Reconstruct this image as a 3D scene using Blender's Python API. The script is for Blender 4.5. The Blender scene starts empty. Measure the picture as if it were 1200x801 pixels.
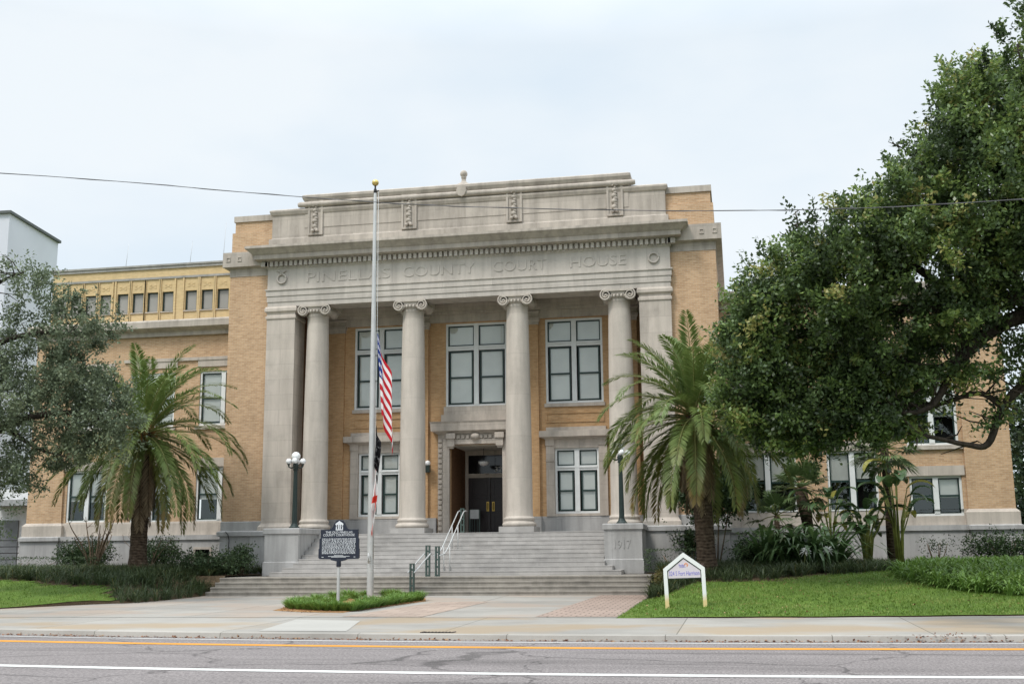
import bpy, math, random
import numpy as np
from mathutils import Vector

random.seed(7)
rng = np.random.default_rng(11)
R = math.radians
sc = bpy.context.scene
COL = sc.collection

# ------------------------------------------------------------------ camera
CAM_LOC = (10.43, -44.13, 1.6)
PITCH, YAW, ROLL = 0.1824, 0.1907, 0.0093
cam_d = bpy.data.cameras.new('camera')
cam = bpy.data.objects.new('camera', cam_d)
COL.objects.link(cam)
cam_d.sensor_width = 36.0
cam_d.lens = 36.0 * 1350.8 / 1200.0
cam_d.clip_end = 3000
cam.location = CAM_LOC
cam.rotation_mode = 'QUATERNION'
from mathutils import Quaternion
q = Quaternion((0, 0, 1), YAW) @ Quaternion((1, 0, 0), math.pi / 2 + PITCH) @ Quaternion((0, 0, 1), -ROLL)
cam.rotation_quaternion = q
sc.camera = cam

# ------------------------------------------------------------------ sky, sun, exposure
SUN_EL, SUN_AZ = R(56), R(212)          # azimuth clockwise from +Y
w = bpy.data.worlds.new('World'); sc.world = w; w.use_nodes = True
nt = w.node_tree; nt.nodes.clear()
N = nt.nodes.new; LK = nt.links.new
out = N('ShaderNodeOutputWorld')
sky = N('ShaderNodeTexSky'); sky.sky_type = 'NISHITA'; sky.sun_disc = False
sky.sun_elevation = SUN_EL; sky.sun_rotation = SUN_AZ
bg1 = N('ShaderNodeBackground'); bg1.inputs[1].default_value = 0.08
LK(sky.outputs[0], bg1.inputs[0])
tc = N('ShaderNodeTexCoord')
mp = N('ShaderNodeMapping'); mp.inputs['Scale'].default_value = (1.0, 1.0, 2.4)
LK(tc.outputs['Generated'], mp.inputs[0])
no = N('ShaderNodeTexNoise'); no.inputs['Scale'].default_value = 2.6; no.inputs['Detail'].default_value = 5; no.inputs['Roughness'].default_value = .5
LK(mp.outputs[0], no.inputs[0])
cr_ = N('ShaderNodeValToRGB')
cr_.color_ramp.elements[0].position = .34; cr_.color_ramp.elements[0].color = (.77, .875, .965, 1)
cr_.color_ramp.elements[1].position = .60; cr_.color_ramp.elements[1].color = (.92, .975, 1.01, 1)
LK(no.outputs[0], cr_.inputs[0])
bg2 = N('ShaderNodeBackground')
sx = N('ShaderNodeSeparateXYZ'); LK(tc.outputs['Generated'], sx.inputs[0])
mr = N('ShaderNodeMapRange'); mr.inputs[1].default_value = .42; mr.inputs[2].default_value = 1.0; mr.inputs[3].default_value = .635; mr.inputs[4].default_value = 2.0   # an overcast sky is brightest overhead
LK(sx.outputs[2], mr.inputs[0]); LK(mr.outputs[0], bg2.inputs[1])
LK(cr_.outputs[0], bg2.inputs[0])
mx = N('ShaderNodeMixShader'); mx.inputs[0].default_value = .9
LK(bg1.outputs[0], mx.inputs[1]); LK(bg2.outputs[0], mx.inputs[2]); LK(mx.outputs[0], out.inputs[0])

sd = bpy.data.lights.new('sun', 'SUN'); sd.energy = 1.5; sd.angle = R(14); sd.color = (1.0, .94, .86)
sun = bpy.data.objects.new('sun', sd); COL.objects.link(sun)
sdir = Vector((math.sin(SUN_AZ) * math.cos(SUN_EL), math.cos(SUN_AZ) * math.cos(SUN_EL), math.sin(SUN_EL)))
sun.rotation_euler = sdir.to_track_quat('Z', 'Y').to_euler()
sun.location = (0, -60, 60)

sc.view_settings.view_transform = 'Standard'; sc.view_settings.look = 'None'
sc.view_settings.exposure = 0.70; sc.view_settings.gamma = 1.0
try: sc.view_settings.use_curve_mapping = False
except Exception: pass
sc.render.engine = 'CYCLES'
sc.cycles.max_bounces = 6; sc.cycles.diffuse_bounces = 3; sc.cycles.glossy_bounces = 3
sc.cycles.transparent_max_bounces = 12; sc.cycles.transmission_bounces = 3
sc.cycles.caustics_reflective = False; sc.cycles.caustics_refractive = False
sc.cycles.use_denoising = True

# ------------------------------------------------------------------ materials
class Mat:
    def __init__(s, name, rough=.8, spec=.3):
        s.m = bpy.data.materials.new(name); s.m.use_nodes = True
        s.t = s.m.node_tree; s.b = s.t.nodes['Principled BSDF']
        s.b.inputs['Roughness'].default_value = rough
        s.b.inputs['Specular IOR Level'].default_value = spec
    def n(s, typ, **kw):
        x = s.t.nodes.new(typ)
        for k, v in kw.items(): setattr(x, k, v)
        return x
    def l(s, a, b): s.t.links.new(a, b)
    def pos(s): return s.n('ShaderNodeNewGeometry').outputs['Position']
    def wallco(s):
        sep = s.n('ShaderNodeSeparateXYZ'); s.l(s.pos(), sep.inputs[0])
        ad = s.n('ShaderNodeMath', operation='ADD'); s.l(sep.outputs[0], ad.inputs[0]); s.l(sep.outputs[1], ad.inputs[1])
        cb = s.n('ShaderNodeCombineXYZ'); s.l(ad.outputs[0], cb.inputs[0]); s.l(sep.outputs[2], cb.inputs[1])
        return cb.outputs[0]
    def noise(s, co, scale, detail=4, rough=.55, stretch=None):
        if stretch:
            mp = s.n('ShaderNodeMapping'); mp.inputs['Scale'].default_value = stretch; s.l(co, mp.inputs[0]); co = mp.outputs[0]
        x = s.n('ShaderNodeTexNoise'); x.inputs['Scale'].default_value = scale; x.inputs['Detail'].default_value = detail
        x.inputs['Roughness'].default_value = rough; s.l(co, x.inputs[0]); return x.outputs[0]
    def ramp(s, fac, stops):
        x = s.n('ShaderNodeValToRGB'); e = x.color_ramp.elements
        while len(e) < len(stops): e.new(.5)
        for i, (p, c) in enumerate(stops):
            e[i].position = p; e[i].color = (*c, 1) if not isinstance(c, (int, float)) else (c, c, c, 1)
        s.l(fac, x.inputs[0]); return x.outputs[0]
    def mix(s, fac, a, b, blend='MIX'):
        x = s.n('ShaderNodeMix', data_type='RGBA', blend_type=blend)
        for sock, v in ((x.inputs[0], fac), (x.inputs[6], a), (x.inputs[7], b)):
            if isinstance(v, (int, float)): sock.default_value = v
            elif isinstance(v, tuple): sock.default_value = (*v, 1)
            else: s.l(v, sock)
        return x.outputs[2]
    def color(s, c):
        if isinstance(c, tuple): s.b.inputs['Base Color'].default_value = (*c, 1)
        else: s.l(c, s.b.inputs['Base Color'])
    def bump(s, h, strength=.3, dist=.02):
        x = s.n('ShaderNodeBump'); x.inputs['Strength'].default_value = strength; x.inputs['Distance'].default_value = dist
        s.l(h, x.inputs['Height']); s.l(x.outputs[0], s.b.inputs['Normal'])

def plain(name, c, rough=.6, spec=.3, metal=0, var=.12, scale=6):
    m = Mat(name, rough, spec); m.b.inputs['Metallic'].default_value = metal
    f = m.noise(m.pos(), scale, 3)
    lo = tuple(x * (1 - var) for x in c); hi = tuple(min(1, x * (1 + var)) for x in c)
    m.color(m.ramp(f, [(.3, lo), (.7, hi)])); return m.m

def brick(name, c1, c2, mortar, dirt=.12):
    m = Mat(name, .9, .15); co = m.wallco()
    b = m.n('ShaderNodeTexBrick'); m.l(co, b.inputs['Vector'])
    b.inputs['Color1'].default_value = (*c1, 1); b.inputs['Color2'].default_value = (*c2, 1); b.inputs['Mortar'].default_value = (*mortar, 1)
    b.inputs['Scale'].default_value = 1; b.inputs['Brick Width'].default_value = .215; b.inputs['Row Height'].default_value = .068
    b.inputs['Mortar Size'].default_value = .0075; b.inputs['Mortar Smooth'].default_value = .2; b.inputs['Bias'].default_value = 0
    f = m.noise(m.pos(), .8, 6, .65)
    f2 = m.noise(m.wallco(), 1.0, 2, .6, (4.7, 14.7, 1))
    c = m.mix(.28, b.outputs[0], m.ramp(f2, [(.3, tuple(x * .72 for x in c2)), (.7, tuple(min(1, x * 1.2) for x in c1))]))
    c = m.mix(1.0, c, m.ramp(f, [(.3, 1 - dirt), (.7, 1 + 0.0)]), 'MULTIPLY')
    f4 = m.noise(m.pos(), 1.0, 4, .6, (2.6, 2.6, .22)); c = m.mix(1.0, c, m.ramp(f4, [(.35, .92), (.6, 1.0)]), 'MULTIPLY')
    m.color(c); m.bump(b.outputs['Fac'], -.25, .01); return m.m

def stone(name, c, bw=1.3, bh=.62, joint=.8, stain=.25, streak=.2, var=.06, off=0.0):
    m = Mat(name, .85, .2); co = m.wallco()
    mp = m.n('ShaderNodeMapping'); mp.inputs['Location'].default_value = (.31, off, 0); m.l(co, mp.inputs[0])
    b = m.n('ShaderNodeTexBrick'); m.l(mp.outputs[0], b.inputs['Vector'])
    b.inputs['Color1'].default_value = (1 - var, 1 - var, 1 - var, 1); b.inputs['Color2'].default_value = (1 + var, 1 + var, 1 + var, 1)
    b.inputs['Mortar'].default_value = (joint, joint, joint, 1); b.inputs['Scale'].default_value = 1
    b.inputs['Brick Width'].default_value = bw; b.inputs['Row Height'].default_value = bh; b.inputs['Mortar Size'].default_value = .008
    b.inputs['Mortar Smooth'].default_value = .3
    f = m.noise(m.pos(), .9, 8, .7)
    base = m.ramp(f, [(.25, tuple(x * (1 - stain) for x in c)), (.5, c), (.8, tuple(min(1, x * 1.08) for x in c))])
    st = m.noise(m.pos(), 1.0, 5, .6, (3.2, 3.2, .35))
    base = m.mix(1.0, base, m.ramp(st, [(.35, 1 - streak), (.6, 1.0)]), 'MULTIPLY')
    fine = m.noise(m.pos(), 34, 3, .7)
    base = m.mix(1.0, base, m.ramp(fine, [(.2, .9), (.8, 1.05)]), 'MULTIPLY')
    m.color(m.mix(1.0, base, b.outputs[0], 'MULTIPLY')); m.bump(fine, .12, .01); return m.m

M = {}
M['brick'] = brick('buff_brick', (.60, .405, .25), (.44, .275, .155), (.56, .47, .37))
M['brick_bounce_lit'] = brick('bounce_lit_buff_brick', (.58, .37, .20), (.46, .27, .13), (.50, .38, .25))  # buff brick with the portico's warm bounce light mixed into its colour
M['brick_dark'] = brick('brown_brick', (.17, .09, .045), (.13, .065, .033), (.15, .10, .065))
M['brick_annex'] = brick('yellow_brick', (.66, .50, .28), (.59, .435, .23), (.60, .48, .31), .08)
M['stone'] = stone('limestone', (.51, .455, .40))
M['stone_shaft'] = stone('limestone_drum', (.52, .47, .415), 60, 1.62, .84, .16, .18, .03, .35)
M['stone_attic'] = stone('weathered_limestone', (.47, .42, .37), 1.9, .7, .8, .22, .26)
M['stone_frieze'] = stone('entablature_limestone', (.525, .485, .44), 2.05, 3, .8, .18, .18, .06)
M['stone_base'] = stone('grey_granite', (.42, .415, .41), 2.3, 3.0, .7, .16, .22, .04)
M['stone_step'] = stone('grey_step_stone', (.415, .40, .385), 1.9, .155, .9, .3, .12, .10, .015)
M['step_low'] = stone('lower_step_concrete', (.325, .30, .265), 3.1, 3, .85, .3, .25, .05, .9)
M['plaster'] = plain('soffit_plaster', (.55, .52, .46), .9, .1, 0, .1, 2)
M['white_frame'] = plain('white_frame_paint', (.68, .70, .70), .45, .4, 0, .05, 3)
M['sash'] = plain('dark_green_sash', (.018, .04, .036), .4, .4)
M['blind'] = plain('window_blind', (.72, .73, .70), .8, .2, 0, .07, 1.2)
M['blind_dim'] = plain('dim_window_blind', (.16, .175, .17), .8, .2, 0, .1, 1.2)
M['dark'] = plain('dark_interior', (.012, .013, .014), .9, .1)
M['door'] = plain('dark_brown_door', (.022, .014, .015), .4, .4)
M['brass'] = plain('brass', (.45, .31, .09), .4, .5, 1)
M['gold'] = plain('gold_ball', (.62, .47, .17), .35, .5, .7, .1, 3)
M['green_metal'] = plain('dark_green_iron', (.022, .036, .034), .45, .4)
M['post_green'] = plain('green_post_paint', (.055, .085, .075), .5, .4)
M['white_metal'] = plain('white_rail_paint', (.50, .51, .51), .4, .4, 0, .05)
M['alu'] = plain('pole_aluminium', (.50, .505, .50), .42, .5, .35, .08, 3)
M['globe'] = plain('white_globe', (.82, .83, .84), .25, .5, 0, .02)
M['navy'] = plain('marker_navy', (.012, .017, .032), .45, .4)
M['silver'] = plain('silver_lettering', (.62, .65, .68), .5, .4, 0, .1, 20)
M['wire'] = plain('black_cable', (.02, .02, .022), .6); M['cable'] = plain('weathered_cable', (.09, .09, .095), .6)
M['bark'] = None
M['black_cloth'] = plain('black_cloth', (.012, .012, .014), .9, .1)
M['asphalt'] = None

# glass: part mirror, part clear
g = Mat('window_glass'); t = g.t
tr = g.n('ShaderNodeBsdfTransparent'); gl = g.n('ShaderNodeBsdfGlossy'); gl.inputs['Roughness'].default_value = .03
gl.inputs['Color'].default_value = (.8, .9, .9, 1); tr.inputs['Color'].default_value = (.95, .96, .95, 1)
ms = g.n('ShaderNodeMixShader'); lw = g.n('ShaderNodeLayerWeight'); lw.inputs[0].default_value = .12
ma = g.n('ShaderNodeMath', operation='MULTIPLY_ADD'); g.l(lw.outputs['Fresnel'], ma.inputs[0]); ma.inputs[1].default_value = .9; ma.inputs[2].default_value = .09
g.l(ma.outputs[0], ms.inputs[0]); g.l(tr.outputs[0], ms.inputs[1]); g.l(gl.outputs[0], ms.inputs[2])
g.l(ms.outputs[0], t.nodes['Material Output'].inputs[0]); M['glass'] = g.m

def leafmat(name, stops, rough=.5, transl=.25, spec=.35):
    m = Mat(name, rough, spec)
    a = m.n('ShaderNodeAttribute'); a.attribute_name = 'tint'
    c = m.ramp(a.outputs['Fac'], stops); m.color(c)
    tl = m.n('ShaderNodeBsdfTranslucent'); hs = m.n('ShaderNodeHueSaturation'); hs.inputs['Value'].default_value = 1.25; hs.inputs['Hue'].default_value = .485
    m.l(c, hs.inputs['Color']); m.l(hs.outputs[0], tl.inputs[0])
    ms = m.n('ShaderNodeMixShader'); ms.inputs[0].default_value = transl
    m.l(m.b.outputs[0], ms.inputs[1]); m.l(tl.outputs[0], ms.inputs[2]); m.l(ms.outputs[0], m.t.nodes['Material Output'].inputs[0])
    return m.m
M['oak_leaf'] = leafmat('oak_leaf', [(0, (.034, .056, .024)), (.4, (.08, .13, .045)), (.7, (.145, .225, .065)), (.9, (.23, .31, .085)), (1, (.30, .29, .10))], .38, .36, .5)
M['oak_leaf_grey_hazed'] = leafmat('hazed_grey_oak_leaf', [(0, (.075, .10, .06)), (.5, (.14, .18, .11)), (.85, (.20, .24, .14)), (1, (.30, .33, .20))], .6, .2)  # grey-green leaves, with a veil of haze also lightened into their colour
M['far_leaf'] = leafmat('far_tree_leaf', [(0, (.03, .05, .03)), (.6, (.055, .09, .045)), (1, (.1, .14, .06))])
M['palm_leaf'] = leafmat('palm_leaflet', [(0, (.24, .18, .06)), (.25, (.175, .185, .05)), (.5, (.13, .175, .045)), (1, (.14, .205, .06))], .45, .22)
M['palm_dead'] = leafmat('dead_palm_leaflet', [(0, (.15, .11, .07)), (1, (.30, .23, .15))], .8, .15)
M['fan_leaf'] = leafmat('fan_palm_leaf', [(0, (.05, .09, .035)), (1, (.13, .19, .075))], .45, .2)
M['big_leaf'] = leafmat('paddle_leaf', [(0, (.028, .06, .024)), (.8, (.06, .11, .04)), (1, (.25, .24, .05))], .35, .2)
M['shrub'] = leafmat('shrub_leaf', [(0, (.018, .036, .014)), (.7, (.04, .075, .025)), (1, (.08, .13, .04))])
M['hedge'] = leafmat('hedge_leaf', [(0, (.03, .055, .024)), (.7, (.065, .105, .045)), (1, (.11, .15, .065))])
M['lily_turf'] = leafmat('lilyturf_blade', [(0, (.03, .05, .022)), (.7, (.06, .09, .036)), (.92, (.11, .14, .05)), (1, (.22, .2, .07))])
M['border_grass'] = leafmat('border_blade', [(0, (.08, .16, .03)), (.7, (.15, .27, .055)), (1, (.23, .34, .09))])
M['lawn_blade'] = leafmat('lawn_blade', [(0, (.075, .14, .02)), (.7, (.14, .235, .04)), (1, (.25, .29, .08))])
M['fern'] = leafmat('fern_frond', [(0, (.08, .16, .03)), (.7, (.14, .25, .05)), (1, (.21, .32, .08))], .5, .3)
M['flower'] = plain('white_petal', (.75, .76, .72), .6)
M['dead_leaf'] = leafmat('dead_leaf', [(0, (.10, .045, .025)), (.5, (.24, .10, .05)), (1, (.34, .22, .12))], .8, .1)

m = Mat('oak_bark', .95, .1); f = m.noise(m.pos(), 9, 6, .7, (1, 1, .4))
m.color(m.ramp(f, [(.3, (.022, .018, .014)), (.6, (.055, .047, .038)), (.8, (.10, .09, .075))])); m.bump(f, .6, .05); M['bark'] = m.m
m = Mat('palm_bark', .95, .1)
sep = m.n('ShaderNodeSeparateXYZ'); m.l(m.pos(), sep.inputs[0])
wv = m.n('ShaderNodeTexWave', wave_type='BANDS', bands_direction='Z'); wv.inputs['Scale'].default_value = 3.2; wv.inputs['Distortion'].default_value = 3.5; wv.inputs['Detail'].default_value = 3; m.l(m.pos(), wv.inputs[0])
f = m.noise(m.pos(), 14, 4, .7)
vo = m.n('ShaderNodeTexVoronoi'); vo.inputs['Scale'].default_value = 7; mpv = m.n('ShaderNodeMapping'); mpv.inputs['Scale'].default_value = (1, 1, 1.7); m.l(m.pos(), mpv.inputs[0]); m.l(mpv.outputs[0], vo.inputs['Vector'])
c = m.mix(.45, vo.outputs['Distance'], f); c = m.mix(.18, c, wv.outputs['Color'])
m.color(m.ramp(c, [(.25, (.03, .021, .015)), (.55, (.085, .062, .045)), (.85, (.15, .115, .085))])); m.bump(c, .8, .05); M['palm_bark'] = m.m
M['stem'] = plain('pale_stem', (.16, .12, .085), .9, .1, 0, .25, 8)
M['green_stem'] = plain('green_stem', (.13, .15, .035), .6, .3, 0, .3, 5)

# ground materials
m = Mat('asphalt', .9, .25); p = m.pos()
f = m.noise(p, 26, 4, .85, (1, .45, 1)); g1 = m.noise(p, .5, 6, .65, (.10, 1.9, 1)); g2 = m.noise(p, 1.3, 4)
c = m.ramp(f, [(.36, (.105, .094, .094)), (.64, (.285, .258, .252))])
c = m.mix(1, c, m.ramp(g1, [(.36, .62), (.44, .93), (.62, 1.08)]), 'MULTIPLY'); c = m.mix(1, c, m.ramp(g2, [(.3, .92), (.7, 1.05)]), 'MULTIPLY')
v1 = m.n('ShaderNodeTexVoronoi', feature='DISTANCE_TO_EDGE'); v1.inputs['Scale'].default_value = .22
dn = m.n('ShaderNodeTexNoise'); dn.inputs['Scale'].default_value = 1.2; dn.inputs['Detail'].default_value = 4; m.l(p, dn.inputs[0]); va = m.n('ShaderNodeVectorMath', operation='MULTIPLY_ADD'); m.l(dn.outputs['Color'], va.inputs[0]); va.inputs[1].default_value = (1.6, .5, 0); m.l(p, va.inputs[2]); m.l(va.outputs[0], v1.inputs['Vector'])
c = m.mix(1, c, m.ramp(v1.outputs['Distance'], [(.004, .55), (.009, 1.0)]), 'MULTIPLY')
m.color(c); m.bump(f, .4, .01); M['asphalt'] = m.m

def concrete(name, c, tint=None, joints=None, dark=.3, mould=None):
    m = Mat(name, .9, .2); p = m.pos()
    f = m.noise(p, .55, 7, .65, (.6, 1, 1)); col = m.ramp(f, [(.3, tuple(x * (1 - dark) for x in c)), (.55, c), (.8, tuple(min(1, x * 1.12) for x in c))])
    if tint:
        f3 = m.noise(p, .32, 3, .5, (1, 1.3, 1)); col = m.mix(m.ramp(f3, [(.46, 0.0), (.6, .85)]), col, tint)
    if mould:
        sp = m.n('ShaderNodeSeparateXYZ'); m.l(p, sp.inputs[0]); mrg = m.n('ShaderNodeMapRange'); mrg.inputs[1].default_value = mould[0]; mrg.inputs[2].default_value = mould[1]; m.l(sp.outputs[0], mrg.inputs[0])
        fm = m.noise(p, .5, 5, .6, (.6, 1.2, 1)); mm = m.n('ShaderNodeMath', operation='MULTIPLY'); m.l(mrg.outputs[0], mm.inputs[0]); m.l(m.ramp(fm, [(.38, 0.0), (.56, .62)]), mm.inputs[1])
        col = m.mix(mm.outputs[0], col, (.11, .11, .10))
    fine = m.noise(p, 40, 3, .7); col = m.mix(1, col, m.ramp(fine, [(.2, .88), (.8, 1.06)]), 'MULTIPLY')
    if joints:
        b = m.n('ShaderNodeTexBrick'); m.l(p, b.inputs['Vector']); b.offset = joints[3] if len(joints) > 3 else 0
        b.inputs['Scale'].default_value = 1; b.inputs['Brick Width'].default_value = joints[0]; b.inputs['Row Height'].default_value = joints[1]
        b.inputs['Mortar Size'].default_value = joints[2]; v = .08
        b.inputs['Color1'].default_value = (1 - v, 1 - v, 1 - v, 1); b.inputs['Color2'].default_value = (1 + v, 1 + v, 1 + v, 1); b.inputs['Mortar'].default_value = (.5, .5, .48, 1)
        col = m.mix(1, col, b.outputs[0], 'MULTIPLY')
    m.color(col); m.bump(fine, .2, .01); return m.m
M['sidewalk'] = concrete('sidewalk_concrete', (.315, .30, .275), (.315, .25, .175), (4.6, 30, .012), .25, (13.2, 15.6))
M['plaza'] = concrete('plaza_concrete', (.305, .29, .265), (.325, .27, .225), (3.0, 2.6, .015), .22)
M['patch'] = concrete('pale_patch', (.37, .36, .335), None, None, .12)
M['kerb'] = concrete('kerb_concrete', (.36, .34, .31), None, (3, 40, .01), .3)
M['paver'] = concrete('brick_pavers', (.33, .255, .215), None, (.34, .34, .018, .5), .12)
def paint(name, c):
    m = Mat(name, .75, .25); f = m.noise(m.pos(), 14, 5, .8, (1, .5, 1)); f2 = m.noise(m.pos(), .9, 3)
    c2 = m.ramp(f2, [(.35, tuple(x * .86 for x in c)), (.65, c)]); m.color(m.mix(m.ramp(f, [(.60, 0.0), (.70, .75)]), c2, (.2, .18, .17))); return m.m
M['yellow'] = plain('yellow_road_paint', (.66, .285, .03), .7, .3, 0, .14, 9)
M['white_line'] = paint('white_road_paint', (.62, .62, .60)); M['yellow'] = paint('worn_yellow_paint', (.60, .265, .035))
m = Mat('turf', .95, .1); p = m.pos(); f = m.noise(p, 18, 4, .7); f2 = m.noise(p, .7, 4)
c = m.ramp(f, [(.3, (.065, .12, .02)), (.7, (.13, .20, .04))]); c = m.mix(1, c, m.ramp(f2, [(.3, .7), (.7, 1.12)]), 'MULTIPLY'); f3 = m.noise(p, 1.6, 5, .7); c = m.mix(m.ramp(f3, [(.58, 0.0), (.72, .55)]), c, (.22, .19, .07))
m.color(c); M['turf'] = m.m
m = Mat('bed_mulch', .95, .1); p = m.pos(); f = m.noise(p, 24, 4, .8)
m.color(m.ramp(f, [(.3, (.055, .04, .025)), (.6, (.13, .095, .06)), (.8, (.2, .15, .1))])); m.bump(f, .7, .04); M['mulch'] = m.m
m = Mat('bark_chips', .95, .1); p = m.pos(); f = m.noise(p, 30, 3, .8)
m.color(m.ramp(f, [(.3, (.16, .08, .035)), (.6, (.38, .22, .10)), (.8, (.5, .34, .18))])); m.bump(f, .8, .04); M['chips'] = m.m

# ------------------------------------------------------------------ mesh helpers
class MB:
    def __init__(s): s.v = []; s.f = []; s.sm = []; s.uv = None
    def add(s, vs, fs, smooth=False):
        o = len(s.v); s.v += [tuple(x) for x in vs]
        for f in fs: s.f.append(tuple(i + o for i in f)); s.sm.append(smooth)
        return s
    def box(s, x0, x1, y0, y1, z0, z1):
        return s.add([(x0, y0, z0), (x1, y0, z0), (x1, y1, z0), (x0, y1, z0), (x0, y0, z1), (x1, y0, z1), (x1, y1, z1), (x0, y1, z1)],
                     [(0, 3, 2, 1), (4, 5, 6, 7), (0, 1, 5, 4), (1, 2, 6, 5), (2, 3, 7, 6), (3, 0, 4, 7)])
    def prism(s, poly, y0, y1):
        """polygon in (x, z), extruded along y"""
        n = len(poly); vs = [(x, y0, z) for x, z in poly] + [(x, y1, z) for x, z in poly]
        fs = [tuple(range(n)), tuple(range(2 * n - 1, n - 1, -1))] + [(i, i + n, (i + 1) % n + n, (i + 1) % n) for i in range(n)]
        return s.add(vs, fs)
    def lathe(s, prof, cx, cy, n=24, smooth=True, cap=True):
        """profile of (radius, z)"""
        k = len(prof); vs = []
        for r, z in prof:
            for i in range(n):
                a = 2 * math.pi * i / n; vs.append((cx + r * math.cos(a), cy + r * math.sin(a), z))
        fs = []
        for j in range(k - 1):
            for i in range(n): fs.append((j * n + i, j * n + (i + 1) % n, (j + 1) * n + (i + 1) % n, (j + 1) * n + i))
        s.add(vs, fs, smooth)
        if cap: s.add([vs[i] for i in range(n)], [tuple(range(n - 1, -1, -1))]); s.add([vs[(k - 1) * n + i] for i in range(n)], [tuple(range(n))])
        return s
    def tube(s, pts, rad, n=8, smooth=True):
        P = [Vector(p) for p in pts]; vs = []; k = len(P)
        if isinstance(rad, (int, float)): rad = [rad] * k
        up = None
        for i in range(k):
            d = (P[min(i + 1, k - 1)] - P[max(i - 1, 0)]).normalized()
            if up is None: up = Vector((0, 0, 1)) if abs(d.z) < .9 else Vector((1, 0, 0))
            a = d.cross(up).normalized(); b = a.cross(d).normalized(); up = b
            for j in range(n):
                t = 2 * math.pi * j / n; vs.append(P[i] + (a * math.cos(t) + b * math.sin(t)) * rad[i])
        fs = [(i * n + j, i * n + (j + 1) % n, (i + 1) * n + (j + 1) % n, (i + 1) * n + j) for i in range(k - 1) for j in range(n)]
        fs += [tuple(range(n - 1, -1, -1)), tuple(range((k - 1) * n, k * n))]
        return s.add(vs, fs, smooth)
    def ball(s, c, r, n=16, sz=1.0):
        prof = [(max(1e-4, r * math.sin(math.pi * i / n)), c[2] - r * sz * math.cos(math.pi * i / n)) for i in range(n + 1)]
        return s.lathe(prof, c[0], c[1], n * 2, True, False)
    def ycyl(s, cx, cz, r, y0, y1, n=20, r1=None):
        r1 = r1 or r; vs = []
        for y, rr in ((y0, r), (y1, r1)):
            for i in range(n):
                a = 2 * math.pi * i / n; vs.append((cx + rr * math.cos(a), y, cz + rr * math.sin(a)))
        return s.add(vs, [(i, (i + 1) % n, (i + 1) % n + n, i + n) for i in range(n)], True).add(vs, [tuple(range(n)), tuple(range(2 * n - 1, n - 1, -1))])
    def wrap(s, x0, x1, y, prof, yback):
        """moulding profile of (projection, z) wrapped round the front and both ends of a block"""
        vs = []
        for p, z in prof: vs += [(x0 - p, yback, z), (x0 - p, y - p, z), (x1 + p, y - p, z), (x1 + p, yback, z)]
        fs = []; k = len(prof)
        for j in range(k - 1):
            for i in range(3): fs.append((j * 4 + i, j * 4 + i + 1, j * 4 + 5 + i, j * 4 + 4 + i))
            fs.append((j * 4 + 3, j * 4, j * 4 + 4, j * 4 + 7))
        fs += [(3, 2, 1, 0), (k * 4 - 4, k * 4 - 3, k * 4 - 2, k * 4 - 1)]
        return s.add(vs, fs)
    def wall(s, x0, x1, z0, z1, y, holes=(), depth=.3):
        """front wall facing -y with real openings and their reveals"""
        xs = sorted({x0, x1, *[h[0] for h in holes], *[h[1] for h in holes]}); zs = sorted({z0, z1, *[h[2] for h in holes], *[h[3] for h in holes]})
        for i in range(len(xs) - 1):
            for j in range(len(zs) - 1):
                cx, cz = (xs[i] + xs[i + 1]) / 2, (zs[j] + zs[j + 1]) / 2
                if any(h[0] < cx < h[1] and h[2] < cz < h[3] for h in holes): continue
                s.add([(xs[i], y, zs[j]), (xs[i + 1], y, zs[j]), (xs[i + 1], y, zs[j + 1]), (xs[i], y, zs[j + 1])], [(0, 1, 2, 3)])
        for a, b, c, d in holes:
            e = y + depth
            s.add([(a, y, c), (a, e, c), (a, e, d), (a, y, d)], [(0, 1, 2, 3)]); s.add([(b, y, c), (b, y, d), (b, e, d), (b, e, c)], [(0, 1, 2, 3)])
            s.add([(a, y, c), (b, y, c), (b, e, c), (a, e, c)], [(0, 1, 2, 3)]); s.add([(a, y, d), (a, e, d), (b, e, d), (b, y, d)], [(0, 1, 2, 3)])
        return s

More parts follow.
